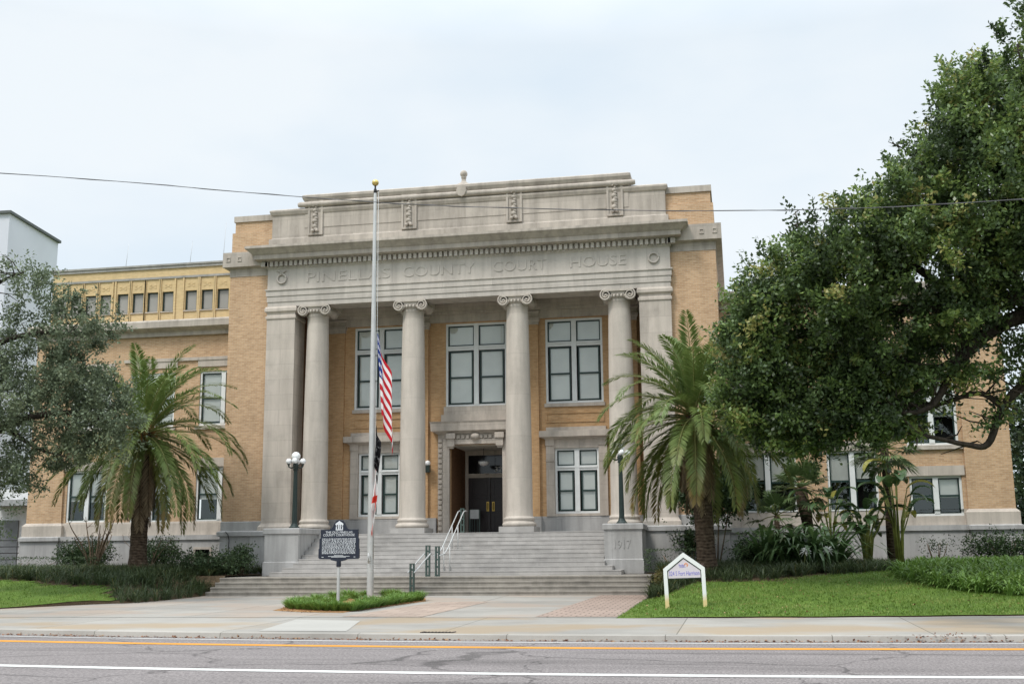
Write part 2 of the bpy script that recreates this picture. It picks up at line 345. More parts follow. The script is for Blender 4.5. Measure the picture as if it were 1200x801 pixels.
def wloc(o):
    v = Vector((0, 0, 0))
    while o is not None: v += o.location; o = o.parent
    return v
def obj(name, mb, mat, parent=None, base=None):
    """links one mesh object; vertices are given in world space and stored relative to the parent (or to base)"""
    off = wloc(parent) if parent else Vector(base or (0, 0, 0))
    me = bpy.data.meshes.new(name)
    me.from_pydata([(x - off.x, y - off.y, z - off.z) for x, y, z in mb.v], [], mb.f)
    me.polygons.foreach_set('use_smooth', mb.sm); me.materials.append(mat)
    if mb.uv:
        ul = me.uv_layers.new(name='UVMap')
        for lp in me.loops: ul.data[lp.index].uv = mb.uv[lp.vertex_index]
    me.update()
    o = bpy.data.objects.new(name, me); COL.objects.link(o)
    if parent: o.parent = parent
    else: o.location = off
    return o
def quads(name, V, tint, mat, parent=None, base=None):
    """V: (n, 4, 3) array of quads, tint: one value per quad"""
    off = np.array(wloc(parent) if parent else (base or (0, 0, 0)))
    n = len(V); me = bpy.data.meshes.new(name)
    me.vertices.add(n * 4); me.vertices.foreach_set('co', (V.reshape(-1, 3) - off).astype(np.float32).ravel())
    me.loops.add(n * 4); me.loops.foreach_set('vertex_index', np.arange(n * 4, dtype=np.int32))
    me.polygons.add(n); me.polygons.foreach_set('loop_start', np.arange(0, n * 4, 4, dtype=np.int32))
    try: me.polygons.foreach_set('loop_total', np.full(n, 4, dtype=np.int32))
    except Exception: pass
    a = me.attributes.new('tint', 'FLOAT', 'FACE'); a.data.foreach_set('value', np.clip(tint, 0, 1).astype(np.float32))
    me.materials.append(mat); me.update(calc_edges=True)
    o = bpy.data.objects.new(name, me); COL.objects.link(o)
    if parent: o.parent = parent
    else: o.location = tuple(off)
    return o
def thing(name, label, cat, loc, group=None):
    o = bpy.data.objects.new(name, None); o.empty_display_size = .3; COL.objects.link(o); o.location = loc
    return tag(o, label, cat, group)
def tag(o, label, cat, group=None):
    o['label'] = label; o['category'] = cat
    if group: o['group'] = group
    return o
def kind(o, k): o['kind'] = k; return o
def text(name, body, mat, parent, x, y, z, height, width=None, depth=.01, spacing=1.0, base=None):
    cu = bpy.data.curves.new(name, 'FONT'); cu.body = body; cu.extrude = depth; cu.size = 1; cu.space_character = spacing; cu.resolution_u = 3
    t = bpy.data.objects.new(name, cu); COL.objects.link(t)
    dg = bpy.context.evaluated_depsgraph_get(); me = bpy.data.meshes.new_from_object(t.evaluated_get(dg))
    bpy.data.objects.remove(t)
    co = np.array([v.co[:] for v in me.vertices]); lo, hi = co.min(0), co.max(0)
    sz = height / max(.7, hi[1] - lo[1]) if height else 1
    sy = height / (hi[1] - lo[1]); sx = (width / (hi[0] - lo[0])) if width else sy
    off = wloc(parent) if parent else Vector((0, 0, 0))
    for v in me.vertices:
        a, b, c = v.co; v.co = (x + (a - lo[0]) * sx - off.x, y - c - off.y, z + (b - lo[1]) * sy - off.z)
    me.materials.clear(); me.materials.append(mat)
    o = bpy.data.objects.new(name, me); COL.objects.link(o)
    if parent: o.parent = parent
    return o

# ------------------------------------------------------------------ the ground
def bow(X):                                     # the street bends very gently round the plot
    d = min(abs(X - 8), 14); e = abs(X - 8) - d
    return .0062 * d * d + e * .09
def sm(t): t = min(1, max(0, t)); return t * t * (3 - 2 * t)
def plaza_z(Y): return .115 + .0125 * max(0, min(15.6, Y + 21.9))
def land_z(X, Y):
    yf = -14.3 if X < 0 else -16.6
    pz = plaza_z(Y); z = pz + .03 + (.95 - pz) * sm((Y - yf) / (-5.2 - yf))
    if Y < -5.3:
        d = (X - 7.6) if X > 0 else (-7.6 - X)
        return pz + (z - pz) * sm(d / 1.8)
    return z
def strip(name, y0, y1, z0, z1, mat, xa=-150, xb=170, ff=bow):
    b = MB(); xs = list(np.linspace(xa, -14, 6)) + list(np.linspace(-12, 28, 41)) + list(np.linspace(31, xb, 6)); xs = [x for x in xs if xa <= x <= xb]
    vs = []
    for x in xs: vs += [(x, y0 + ff(x), z0 if z0 is not None else plaza_z(y0 + ff(x))), (x, y1 + ff(x), z1 if z1 is not None else plaza_z(y1 + ff(x)))]
    b.add(vs, [(2 * i, 2 * i + 2, 2 * i + 3, 2 * i + 1) for i in range(len(xs) - 1)])
    return kind(obj(name, b, mat), 'structure')
gm = MB().add([(-900, -900, -.12), (900, -900, -.12), (900, 900, -.12), (-900, 900, -.12)], [(0, 1, 2, 3)])
kind(obj('ground', gm, M['turf']), 'structure')
strip('road', -60, -22.05, -.01, 0, M['asphalt'])
strip('yellow_road_line', -23.85, -23.48, .004, .004, M['yellow'])
strip('white_road_line', -28.26, -27.98, .004, .004, M['white_line'])
strip('road_edge_line', -22.52, -22.42, .004, .004, M['white_line'])
kb = MB()
xs = list(np.linspace(-150, -14, 6)) + list(np.linspace(-12, 28, 41)) + list(np.linspace(31, 170, 6)); vs = []
for x in xs:
    y = -22.05 + bow(x); vs += [(x, y, 0), (x, y + .03, .10), (x, y + .18, plaza_z(y + .18))]
kb.add(vs, [(3 * i + j, 3 * i + 3 + j, 3 * i + 4 + j, 3 * i + 1 + j) for i in range(len(xs) - 1) for j in (0, 1)])
kind(obj('kerb', kb, M['kerb']), 'structure')
strip('sidewalk', -21.87, -15.2, None, None, M['sidewalk'])
# plaza in front of the stairs
pb = MB(); ys = np.linspace(-17.3, -6.3, 12); px = [-7.6, 0, 7.6]
def plx(i, Y): return 7.62 if i == 2 else (0 if i == 1 else -7.62 - 4.2 * sm((-9.5 - Y) / 6))
vs = [(plx(i, Y), Y, plaza_z(Y) + .006) for Y in ys for i in range(3)]
pb.add(vs, [(3 * j + i, 3 * j + i + 1, 3 * j + 4 + i, 3 * j + 3 + i) for j in range(11) for i in (0, 1)])
kind(obj('plaza', pb, M['plaza']), 'structure')
def sheet(name, poly, zf, mat, dz):
    b = MB().add([(x, y, zf(y) + dz) for x, y in poly], [tuple(range(len(poly)))]); return kind(obj(name, b, mat), 'structure')
pv = MB(); ys = np.linspace(-17.1, -6.72, 9); vs = []
for Y in ys: vs += [(5.7 + .03 * (Y + 17), Y, plaza_z(Y) + .012), (7.6, Y, plaza_z(Y) + .012)]
pv.add(vs, [(2 * i, 2 * i + 1, 2 * i + 3, 2 * i + 2) for i in range(8)]); kind(obj('brick_paving', pv, M['paver']), 'structure')
pv = MB(); vs = []
for Y in ys[:6]: vs += [(1.2 + .1 * (Y + 15), Y, plaza_z(Y) + .012), (3.0 + .03 * (Y + 17), Y, plaza_z(Y) + .012)]
pv.add(vs, [(2 * i, 2 * i + 1, 2 * i + 3, 2 * i + 2) for i in range(5)]); kind(obj('pink_paving', pv, concrete('pink_concrete', (.34, .27, .225), None, (.6, .6, .01, .5), .15)), 'structure')
sheet('sidewalk_patch', [(.72, -21.4), (2.6, -21.4), (1.9, -18.4), (.2, -18.0)], plaza_z, M['patch'], .006)

# lawns and beds: height field left and right of the plaza
def field(name, x0, x1, y0f, y1, mat, inside, dz=0, step=.4):
    b = MB(); nx = int((x1 - x0) / step) + 1; xs = np.linspace(x0, x1, nx); rows = 60; idx = {}
    vs = []; fs = []
    for i, x in enumerate(xs):
        ya = y0f(x)
        for j in range(rows):
            y = ya + (y1 - ya) * j / (rows - 1); vs.append((x, y, land_z(x, y) + dz))
    for i in range(nx - 1):
        for j in range(rows - 1):
            k = i * rows + j; c = ((vs[k][0] + vs[k + rows + 1][0]) / 2, (vs[k][1] + vs[k + rows + 1][1]) / 2)
            if inside(*c): fs.append((k, k + rows, k + rows + 1, k + 1))
        if name == 'flower_bed':
            k = i * rows; o_ = len(vs); vs += [(vs[k][0], vs[k][1], .05), (vs[k + rows][0], vs[k + rows][1], .05)]; vs += [vs[k], vs[k + rows]]; fs.append((o_, o_ + 1, o_ + 3, o_ + 2))
    b.add(vs, fs, True); return kind(obj(name, b, mat), 'structure')
def frontR(x): return max(-17.35 + .012 * (x - 7.6) ** 2, -17.4) + .06 * math.sin(x * 3)
def frontL(x): return -14.5 + 3.4 * sm((x + 11.2) / 3.2) + .05 * math.sin(x * 3) - .12 * max(0, -10.4 - x)
def bedR(x, y):  # planted beds on the right
    edge = -9.6 + .55 * max(0, x - 10.2) ** 1.25 + .15 * math.sin(x * 2.1)
    return y > edge and x < 15.8 or y > -.2
def bedL(x, y): return y > -9.6 + .42 * max(0, -9.6 - x) - 1.6 * sm((x + 9.6) / 1.6) + .2 * math.sin(x * 1.7)
field('flower_bed', 7.6, 40, frontR, 16, M['mulch'], lambda x, y: True, -.02)
field('lawn', 7.6, 40, frontR, 12, M['turf'], lambda x, y: not bedR(x, y))
field('flower_bed', -40, -7.55, frontL, 16, M['mulch'], lambda x, y: True, -.02)
field('lawn', -40, -7.6, frontL, 12, M['turf'], lambda x, y: not bedL(x, y))
field('terrace_ground', -7.8, 7.8, lambda x: -3, 6, M['mulch'], lambda x, y: True, -.065)
# bed round the flagpole
bp = [(-1.75, -14.7), (-.6, -15.4), (.5, -15.6), (.85, -13), (1.2, -10.2), (.7, -8.4), (-1.6, -7.3), (-2.1, -8.5), (-2.3, -11.5)]
bb = MB(); c0 = (-.5, -11.5); vs = [(c0[0], c0[1], plaza_z(c0[1]) + .1)] + [(x, y, plaza_z(y) + .012) for x, y in bp]
bb.add(vs, [(0, i + 1, (i + 1) % len(bp) + 1) for i in range(len(bp))], True); kind(obj('mulch_bed', bb, M['chips']), 'structure')

# ------------------------------------------------------------------ the courthouse
CH = thing('courthouse', 'buff brick courthouse with four stone Ionic columns, carved frieze and broad front steps', 'courthouse', (0, 0, .3))
YB, YW = -.30, 2.0           # brick front of the centre block, back wall of the portico
def window(parent, xa, xb, za, zb, y, transom=True, blind=(1.0, 1.0), dim=False, sill=None):
    f = MB(); W, H = xb - xa, zb - za; fr = .09; mul = .20 if W > 1.5 else .16
    f.box(xa, xa + fr, y, y + .14, za, zb); f.box(xb - fr, xb, y, y + .14, za, zb)
    f.box(xa + fr, xb - fr, y, y + .14, za, za + fr); f.box(xa + fr, xb - fr, y, y + .14, zb - fr, zb)
    xm = (xa + xb) / 2; f.box(xm - mul / 2, xm + mul / 2, y - .02, y + .14, za + fr, zb - fr)
    zt = zb - fr
    if transom:
        zt = zb - H * .27; f.box(xa + fr, xm - mul / 2, y + .01, y + .14, zt - .19, zt); f.box(xm + mul / 2, xb - fr, y + .01, y + .14, zt - .19, zt); f.box(xa + fr, xb - fr, y - .03, y + .008, zt - .09, zt - .03)
    wo = obj('window', f, M['white_frame'], parent)
    s = MB(); g = MB(); bl = MB(); bs = .05
    def pane(a, b, c, d, cut, rail):
        for q in ((a, a + bs, c, d), (b - bs, b, c, d), (a + bs, b - bs, c, c + bs), (a + bs, b - bs, d - bs, d)): s.box(q[0], q[1], y + .05, y + .10, q[2], q[3])
        if rail: zm = (c + d) / 2; s.box(a + bs, b - bs, y + .045, y + .095, zm - .035, zm + .035)
        g.add([(a, y + .085, c), (b, y + .085, c), (b, y + .085, d), (a, y + .085, d)], [(0, 1, 2, 3)])
        lo = d - (d - c) * cut
        if cut > 0: bl.add([(a, y + .13, lo), (b, y + .13, lo), (b, y + .13, d), (a, y + .13, d)], [(0, 1, 2, 3)])
    for i, (a, b) in enumerate(((xa + fr, xm - mul / 2), (xm + mul / 2, xb - fr))):
        if transom: pane(a, b, zt, zb - fr, 1.0 if not dim else .9, False); pane(a + .06, b - .06, za + fr + .03, zt - .22, blind[i], True)
        else: pane(a, b, za + fr, zb - fr, blind[i], True)
    obj('sash', s, M['sash'], wo); obj('glass', g, M['glass'], wo)
    if bl.v: obj('blind', bl, M['blind_dim'] if dim else M['blind'], wo)
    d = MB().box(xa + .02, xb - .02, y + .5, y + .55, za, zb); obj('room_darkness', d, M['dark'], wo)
    if sill: obj('sill', MB().box(xa - .12, xb + .12, sill[0], y + .02, za - .16, za - .003), M['stone'], wo)
    return wo

# --- centre block: brick fronts either side of the portico, attic walls and roof
for s in (-1, 1):
    b = MB(); x0, x1 = sorted((s * 8.22, s * 10.0))
    b.wall(x0, x1, 3.02, 13.1, YB)
    xo = s * 10.0; b.add([(xo, YB, 3.02), (xo, 15, 3.02), (xo, 15, 13.1), (xo, YB, 13.1)], [(0, 1, 2, 3)])
    x0, x1 = sorted((s * 8.13, s * 9.98)); b.box(x0, x1, YB + .02, 14, 14.10, 15.0)
    x0, x1 = sorted((s * 8.13, s * 9.88)); b.box(x0, x1, YB + .08, 14, 15.0, 15.48)
    obj('brick_wall', b, M['brick'], CH)
obj('back_wall', MB().wall(-10, 10, .3, 14.5, 15.0), M['brick'], CH)
obj('roof', MB().box(-9.7, 9.7, .6, 14.6, 13.5, 14.6), plain('flat_roofing', (.25, .24, .22)), CH)
for s in (-1, 1):
    x0, x1 = sorted((s * 8.16, s * 9.93)); obj('coping', MB().box(x0, x1, YB + .02, 14, 15.48, 15.73), M['stone_attic'], CH)
# belt course block with square sinkings at the sides of the cornice
for s in (-1, 1):
    c = MB(); xs_ = sorted((s * 8.27, s * 10.0))
    if s < 0: c.wrap(xs_[0], xs_[1] - .0, YB, [(.02, 13.1), (.02, 13.42), (.25, 13.48), (.25, 14.10), (.0, 14.13)], 14.9)
    else: c.wrap(xs_[0], xs_[1], YB, [(.02, 13.1), (.02, 13.42), (.25, 13.48), (.25, 14.10), (.0, 14.13)], 14.9)
    obj('belt_course', c, M['stone_attic'], CH)
    for k in (0, 1):
        sq = MB(); cx = s * (9.98 - k * .48 if k else 10.0); r = .09
        for q in ((cx - r, cx + r, 13.7, 13.73), (cx - r, cx + r, 13.86, 13.89), (cx - r, cx - r + .03, 13.73, 13.86), (cx + r - .03, cx + r, 13.73, 13.86)):
            sq.box(q[0], q[1], YB - .275, YB - .245, q[2], q[3])
        obj('square_ornament', sq, M['stone_attic'], CH)

# --- base of the centre block
for s in (-1, 1):
    c = MB(); x0, x1 = sorted((s * 7.0, s * 10.05)); c.wrap(x0, x1, YB - .02, [(.0, .3), (.0, 2.42), (.10, 2.44), (.10, 2.60), (.02, 2.64)], 15.1)
    x0, x1 = sorted((s * 8.2, s * 10.0)); c.wrap(x0, x1, YB, [(.03, 2.64), (.03, 2.98), (0, 3.02)], 15.0)
    x0, x1 = sorted((s * 7.05, s * 8.45)); c.wrap(x0, x1, YB - .75, [(0, .3), (.0, 1.40), (.0, 2.40), (.06, 2.42), (.06, 2.58), (.0, 2.62)], YB)
    obj('plinth_wall', c, M['stone_base'], CH)

# --- stone piers at the ends of the portico
for s in (-1, 1):
    c = MB(); x0, x1 = sorted((s * 7.02, s * 8.24))
    c.wrap(x0, x1, -.5, [(.10, 2.45), (.10, 2.78), (.05, 2.84), (.0, 2.92), (0, 11.16), (.04, 11.20), (.04, 11.30), (0, 11.33), (0, 11.42), (.08, 11.50), (.08, 11.62), (.03, 11.70)], .6)
    obj('pier', c, M['stone'], CH)
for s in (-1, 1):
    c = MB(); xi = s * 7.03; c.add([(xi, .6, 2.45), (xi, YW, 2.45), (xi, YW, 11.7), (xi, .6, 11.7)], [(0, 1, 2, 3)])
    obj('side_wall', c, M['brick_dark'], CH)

# --- portico floor, ceiling, back wall
obj('portico_floor', MB().box(-7.05, 7.05, -.797, 6.2, .9, 2.45), M['stone_step'], CH)
c = MB().box(-7.02, 7.02, .46, YW, 11.96, 12.3)
for x in (-6.2, -2.14, 2.14, 6.2): c.box(x - .45, x + .45, .46, YW, 11.72, 11.955)
obj('soffit', c, M['plaster'], CH)
UW = [(-5.28, -2.92), (-1.30, 1.30), (2.92, 5.28)]
LWN = [(-5.04, -3.24), (3.24, 5.04)]
holes = [(a, b_, 7.64, 11.14) for a, b_ in UW] + [(a, b_, 3.2, 5.82) for a, b_ in LWN] + [(-1.11, 1.11, 2.45, 6.08)]
obj('porch_wall', MB().wall(-7.03, 7.03, 2.45, 11.2, YW, holes, .22), M['brick_bounce_lit'], CH)
for x in (-6.2, -2.14, 2.14, 6.2):
    c = MB(); pc = MB(); x0, x1 = x - .5, x + .5
    if abs(x) < 3: x0, x1 = (x - .12, x + .5) if x > 0 else (x - .5, x + .12)
    c.box(x0, x1, YW - .14, YW, 3.1, 10.93)
    pc.wrap(x0, x1, YW - .14, [(.02, 10.93), (.02, 11.05), (.07, 11.1), (.07, 11.22), (.02, 11.27), (.02, 11.42), (.1, 11.48)], YW)
    obj('brick_pilaster', c, M['brick_bounce_lit'], CH); obj('pilaster_capital', pc, M['stone'], CH)
c = MB().box(-7.0, 7.0, YW - .10, YW + .1, 11.2, 11.52).box(-7.0, 7.0, YW - .22, YW + .1, 11.52, 11.64).box(-7.0, 7.0, YW - .3, YW + .1, 11.642, 11.95)
obj('porch_frieze', c, M['stone'], CH)
for x0, x1 in ((-7.0, -1.66), (1.66, 7.0)):
    c = MB().box(x0, x1, YW - .06, YW + .02, 2.45, 3.1)
    for x in (-6.2, -2.14, 2.14, 6.2):
        if x0 < x < x1: c.box(max(x0, x - .56), min(x1, x + .56), YW - .22, YW - .06, 2.45, 3.1)
    obj('porch_dado', c, M['stone_base'], CH)
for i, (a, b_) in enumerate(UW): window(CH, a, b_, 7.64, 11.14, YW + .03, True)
for a, b_ in UW[::2]: obj('window_sill', MB().box(a - .06, b_ + .06, YW - .07, YW + .03, 7.50, 7.64), M['stone'], CH)
# recessed brick frames between the storeys
for a, b_ in UW[::2]:
    c = MB(); c.box(a - .02, b_ + .02, YW - .035, YW + .0, 7.22, 7.28); c.box(a - .02, b_ + .02, YW - .035, YW, 6.86, 6.92); c.box(a - .02, a + .04, YW - .035, YW, 6.92, 7.22); c.box(b_ - .04, b_ + .02, YW - .035, YW, 6.92, 7.22)
    obj('brick_panel_frame', c, M['brick_bounce_lit'], CH)
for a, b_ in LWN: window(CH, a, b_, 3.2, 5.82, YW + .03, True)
for a, b_ in LWN:     # stone surround with its own little entablature
    c = MB(); m0, m1 = a - .34, b_ + .34
    c.box(m0, a, YW - .10, YW, 3.1, 6.17); c.box(b_, m1, YW - .10, YW, 3.1, 6.17)
    c.box(a, b_, YW - .07, YW + .02, 5.82, 6.17); c.box(a, b_, YW - .08, YW + .02, 3.1, 3.2)
    for x in (m0, b_): c.box(x - .015, x + .355, YW - .14, YW - .10, 5.92, 6.17); c.box(x - .01, x + .35, YW - .12, YW - .10, 5.28, 5.34)
    c.wrap(m0, m1, YW - .1, [(.04, 6.17), (.10, 6.22), (.24, 6.26), (.24, 6.50), (.2, 6.51)], YW); c.box(m0 + .02, m1 - .02, YW - .16, YW, 6.51, 6.66)
    obj('window_surround', c, M['stone'], CH)
# door case
c = MB()
c.box(-1.60, -1.11, YW - .12, YW, 2.45, 6.5).box(1.11, 1.60, YW - .12, YW, 2.45, 6.5).box(-1.11, 1.11, YW - .12, YW, 6.08, 6.5)
c.box(-1.38, -1.11, YW - .16, YW - .12, 2.45, 6.08).box(1.11, 1.38, YW - .16, YW - .12, 2.45, 6.08).box(-1.38, 1.38, YW - .16, YW - .12, 6.08, 6.28)
for x in (-1.02, 1.02): c.box(x - .19, x + .19, YW - .34, YW - .12, 6.30, 6.52).box(x - .15, x + .15, YW - .28, YW - .16, 5.98, 6.30).box(x - .11, x + .11, YW - .22, YW - .16, 5.9, 5.98)
c.wrap(-1.58, 1.58, YW - .12, [(.04, 6.5), (.12, 6.56), (.26, 6.62), (.28, 6.92), (.32, 7.0), (.1, 7.02)], YW)
c.box(-1.45, 1.45, YW - .2, YW, 7.02, 7.30).box(-1.35, 1.35, YW - .14, YW, 7.30, 7.64)
obj('door_surround', c, M['stone'], CH)
for x0 in (-1.57, 1.42):
    c = MB(); z = 2.6
    while z < 6.3: c.box(x0, x0 + .15, YW - .19, YW - .121, z, z + .15); z += .21
    obj('carved_border', c, M['stone'], CH)
c = MB(); x = -.78
while x < .74:
    c.box(x, x + .13, YW - .2, YW - .121, 6.31, 6.45); x += .19
obj('carved_border', c, M['stone'], CH); c = MB()
c.lathe([(.0, 6.24), (.16, 6.28), (.2, 6.38), (.16, 6.48), (0, 6.52)], 0, YW - .19, 16)
obj('carved_rosette', c, M['stone'], CH)
# vestibule
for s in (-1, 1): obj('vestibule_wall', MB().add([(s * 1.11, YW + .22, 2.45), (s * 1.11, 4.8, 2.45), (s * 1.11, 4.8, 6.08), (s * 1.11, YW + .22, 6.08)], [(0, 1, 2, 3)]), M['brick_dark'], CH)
c = MB().box(-1.11, 1.11, YW + .22, 4.8, 6.04, 6.1); obj('vestibule_ceiling', c, M['plaster'], CH)
c = MB().box(-1.11, -.98, 4.7, 4.85, 2.45, 6.04).box(.98, 1.11, 4.7, 4.85, 2.45, 6.04).box(-.98, .98, 4.7, 4.85, 5.85, 6.04).box(-.98, .98, 4.68, 4.85, 4.88, 5.06)
obj('door_frame', c, M['stone'], CH)
obj('transom_glass', MB().box(-.98, .98, 4.78, 4.8, 5.06, 5.85), plain('dark_transom_glass', (.01, .011, .013), .1, .5), CH)
for s in (-1, 1):
    x0, x1 = sorted((s * .012, s * .98)); d = MB().box(x0, x1, 4.74, 4.80, 2.46, 4.88)
    ww = x1 - x0
    for z0, z1 in ((2.62, 3.25), (3.4, 4.0), (4.12, 4.72)):
        for q in ((x0 + .14, x1 - .14, z0, z0 + .03), (x0 + .14, x1 - .14, z1 - .03, z1), (x0 + .14, x0 + .17, z0, z1), (x1 - .17, x1 - .14, z0, z1)): d.box(q[0], q[1], 4.71, 4.74, q[2], q[3])
    do = obj('door', d, M['door'], CH)
    xh = s * .12; obj('handle', MB().box(xh - .055, xh + .055, 4.70, 4.74, 3.45, 3.85).tube([(xh, 4.70, 3.5), (xh, 4.64, 3.56), (xh, 4.64, 3.74), (xh, 4.70, 3.8)], .018, 6), M['brass'], do)
text('door_number', '324', plain('white_number', (.55, .56, .56), .5), CH, .18, 4.77, 5.14, .22, .5, .003)

# --- columns
for cx in (-6.2, -2.14, 2.14, 6.2):
    prof = [(.60, 2.66), (.655, 2.70), (.66, 2.77), (.62, 2.82), (.575, 2.85), (.56, 2.89), (.585, 2.92), (.6, 2.96), (.575, 3.01), (.535, 3.03), (.525, 3.07)]
    for i in range(1, 25):
        t = i / 24; prof.append((.515 - .085 * (t ** 1.9), 3.10 + 8.12 * t))
    prof += [(.445, 11.24), (.455, 11.27), (.445, 11.30), (.45, 11.36)]
    co = obj('column', MB().lathe(prof, cx, 0, 56), M['stone_shaft'], CH)
    obj('plinth', MB().box(cx - .68, cx + .68, -.68, .68, 2.45, 2.66), M['stone_step'], co)
    k = MB().box(cx - .56, cx + .56, -.56, .56, 11.62, 11.70).box(cx - .52, cx + .52, -.50, .50, 11.50, 11.62)
    k.lathe([(.44, 11.36), (.52, 11.44), (.55, 11.50)], cx, 0, 40)
    for e in range(24):
        a = 2 * math.pi * e / 24; k.ball((cx + .53 * math.cos(a), .53 * math.sin(a), 11.44), .05, 6, 1.3)
    for s in (-1, 1):
        vx = cx + s * .475
        k.ycyl(vx, 11.475, .222, -.50, -.44, 32); k.ycyl(vx, 11.475, .222, .44, .50, 32)
        k.ycyl(vx, 11.475, .20, -.46, -.0, 24, .13); k.ycyl(vx, 11.475, .13, 0, .46, 24, .20)
        sp = []
        for j in range(64):
            th = j / 63 * 2 * math.pi * 2.1; rr = .205 * (1 - j / 63) ** .8 + .015; sp.append((vx + s * rr * math.sin(th), -.53, 11.475 + rr * math.cos(th)))
        k.tube(sp, [.034 - .016 * j / 63 for j in range(64)], 6); k.ball((vx, -.54, 11.475), .03, 6)
    obj('capital', k, M['stone_shaft'], co)

# --- entablature
XE, YE = 8.27, -.5
c = MB().wrap(-XE, XE, YE, [(-.03, 11.70), (-.03, 11.90), (0, 11.905), (0, 12.14), (.03, 12.145), (.03, 12.36), (.07, 12.38), (.07, 12.43), (-.01, 12.45), (-.01, 13.28), (.04, 13.32), (.04, 13.36), (.04, 13.60)], .46)
obj('architrave', c, M['stone_frieze'], CH)
c = MB(); n = 79
for i in range(n):
    x = -8.24 + i * 16.48 / (n - 1); c.box(x - .062, x + .062, YE - .20, YE - .03, 13.37, 13.575)
for s in (-1, 1): c.box(s * 8.27 - .06, s * 8.27 + .22 * s if s > 0 else -8.21, YE - .2, YE, 13.371, 13.574) if s > 0 else c.box(-8.49, -8.21, YE - .2, YE, 13.371, 13.574)
obj('dentil_band', c, M['stone_frieze'], CH)
c = MB().wrap(-XE, XE, YE, [(.10, 13.578), (.24, 13.60), (.42, 13.62), (.44, 13.63), (.44, 13.80), (.47, 13.82), (.5, 13.84), (.56, 13.90), (.66, 13.98), (.71, 14.02), (.73, 14.04), (.73, 14.14), (.3, 14.24)], .2)
obj('cornice', c, M['stone_attic'], CH)
for wd, x0, x1 in (('PINELLAS', -6.56, -3.0), ('COUNTY', -2.46, .52), ('COURT', 1.26, 3.42), ('HOUSE', 4.36, 6.55)):
    text('inscription', wd, M['stone_frieze'], CH, x0, YE - .006, 12.66, .42, x1 - x0, .008)
for s in (-1, 1):
    k = MB(); pts = [(s * 7.63 + .19 * math.cos(a), YE - .03, 12.86 + .19 * math.sin(a)) for a in np.linspace(0, 2 * math.pi, 25)]; k.tube(pts, .035, 8)
    if s < 0:
        k.tube([(-7.63, YE - .03, 13.06), (-7.75, YE - .03, 13.2), (-7.86, YE - .02, 13.18)], [.04, .03, .01], 6).tube([(-7.63, YE - .03, 13.06), (-7.5, YE - .03, 13.2), (-7.4, YE - .02, 13.18)], [.04, .03, .01], 6)
    obj('carved_wreath', k, M['stone_frieze'], CH)

# --- attic
YA = -.42
c = MB().wrap(-8.15, 8.15, YA, [(.10, 14.2), (.10, 14.56), (.02, 14.60), (0, 14.62), (0, 15.58), (.05, 15.62), (.10, 15.74), (.10, 15.80), (.0, 15.86)], .4)
c.wrap(-6.72, 6.72, YA - .02, [(0, 15.0), (0, 15.72), (.05, 15.74), (.05, 15.78), (.0, 15.80), (0, 16.10), (.04, 16.14), (.10, 16.26), (.10, 16.36), (0, 16.42)], .42)
obj('attic', c, M['stone_attic'], CH)
c = MB(); c.tube([(-7.0, YA - .06, 15.98), (-6.9, YA - .06, 15.98), (6.9, YA - .06, 15.98), (7.0, YA - .06, 15.98)], [.09, .12, .12, .09], 12); obj('roll_moulding', c, M['stone_attic'], CH)
for x in (-6.24, -2.22, 2.14, 6.18):
    k = MB(); y = YA - .02
    for q in ((x - .32, x - .24, 14.66, 16.12), (x + .24, x + .32, 14.66, 16.12), (x - .24, x + .24, 16.0, 16.12), (x - .24, x + .24, 14.66, 14.74)): k.box(q[0], q[1], y - .075, y, q[2], q[3])
    k.box(x - .24, x + .24, y - .03, y, 14.74, 16.0)
    for j in range(9):
        z = 14.9 + j * .115; k.ball((x + .02 * (-1) ** j, y - .04, z), (.10, .12, .09, .125, .1, .11, .085, .1, .07)[j], 7, .9)
    for s in (-1, 1): k.ball((x + s * .09, y - .11, 14.83), .07, 6)
    k.tube([(x - .1, y - .11, 15.86), (x, y - .11, 15.97), (x + .1, y - .11, 15.86)], .04, 6)
    obj('carved_pendant', k, M['stone_attic'], CH)
k = MB().lathe([(.30, 16.40), (.28, 16.46), (.15, 16.54), (.10, 16.60), (.085, 16.72), (.11, 16.74), (.11, 16.77), (.08, 16.79), (.135, 16.84), (.155, 16.92), (.135, 17.0), (.08, 17.06), (.0, 17.08)], 0, YA + .25, 20)
k.prism([(-.16, 16.28), (-.21, 16.08), (-.13, 15.9), (0, 15.84), (.13, 15.9), (.21, 16.08), (.16, 16.28), (0, 16.33)], YA - .22, YA - .02)
obj('finial', k, M['stone_attic'], CH)

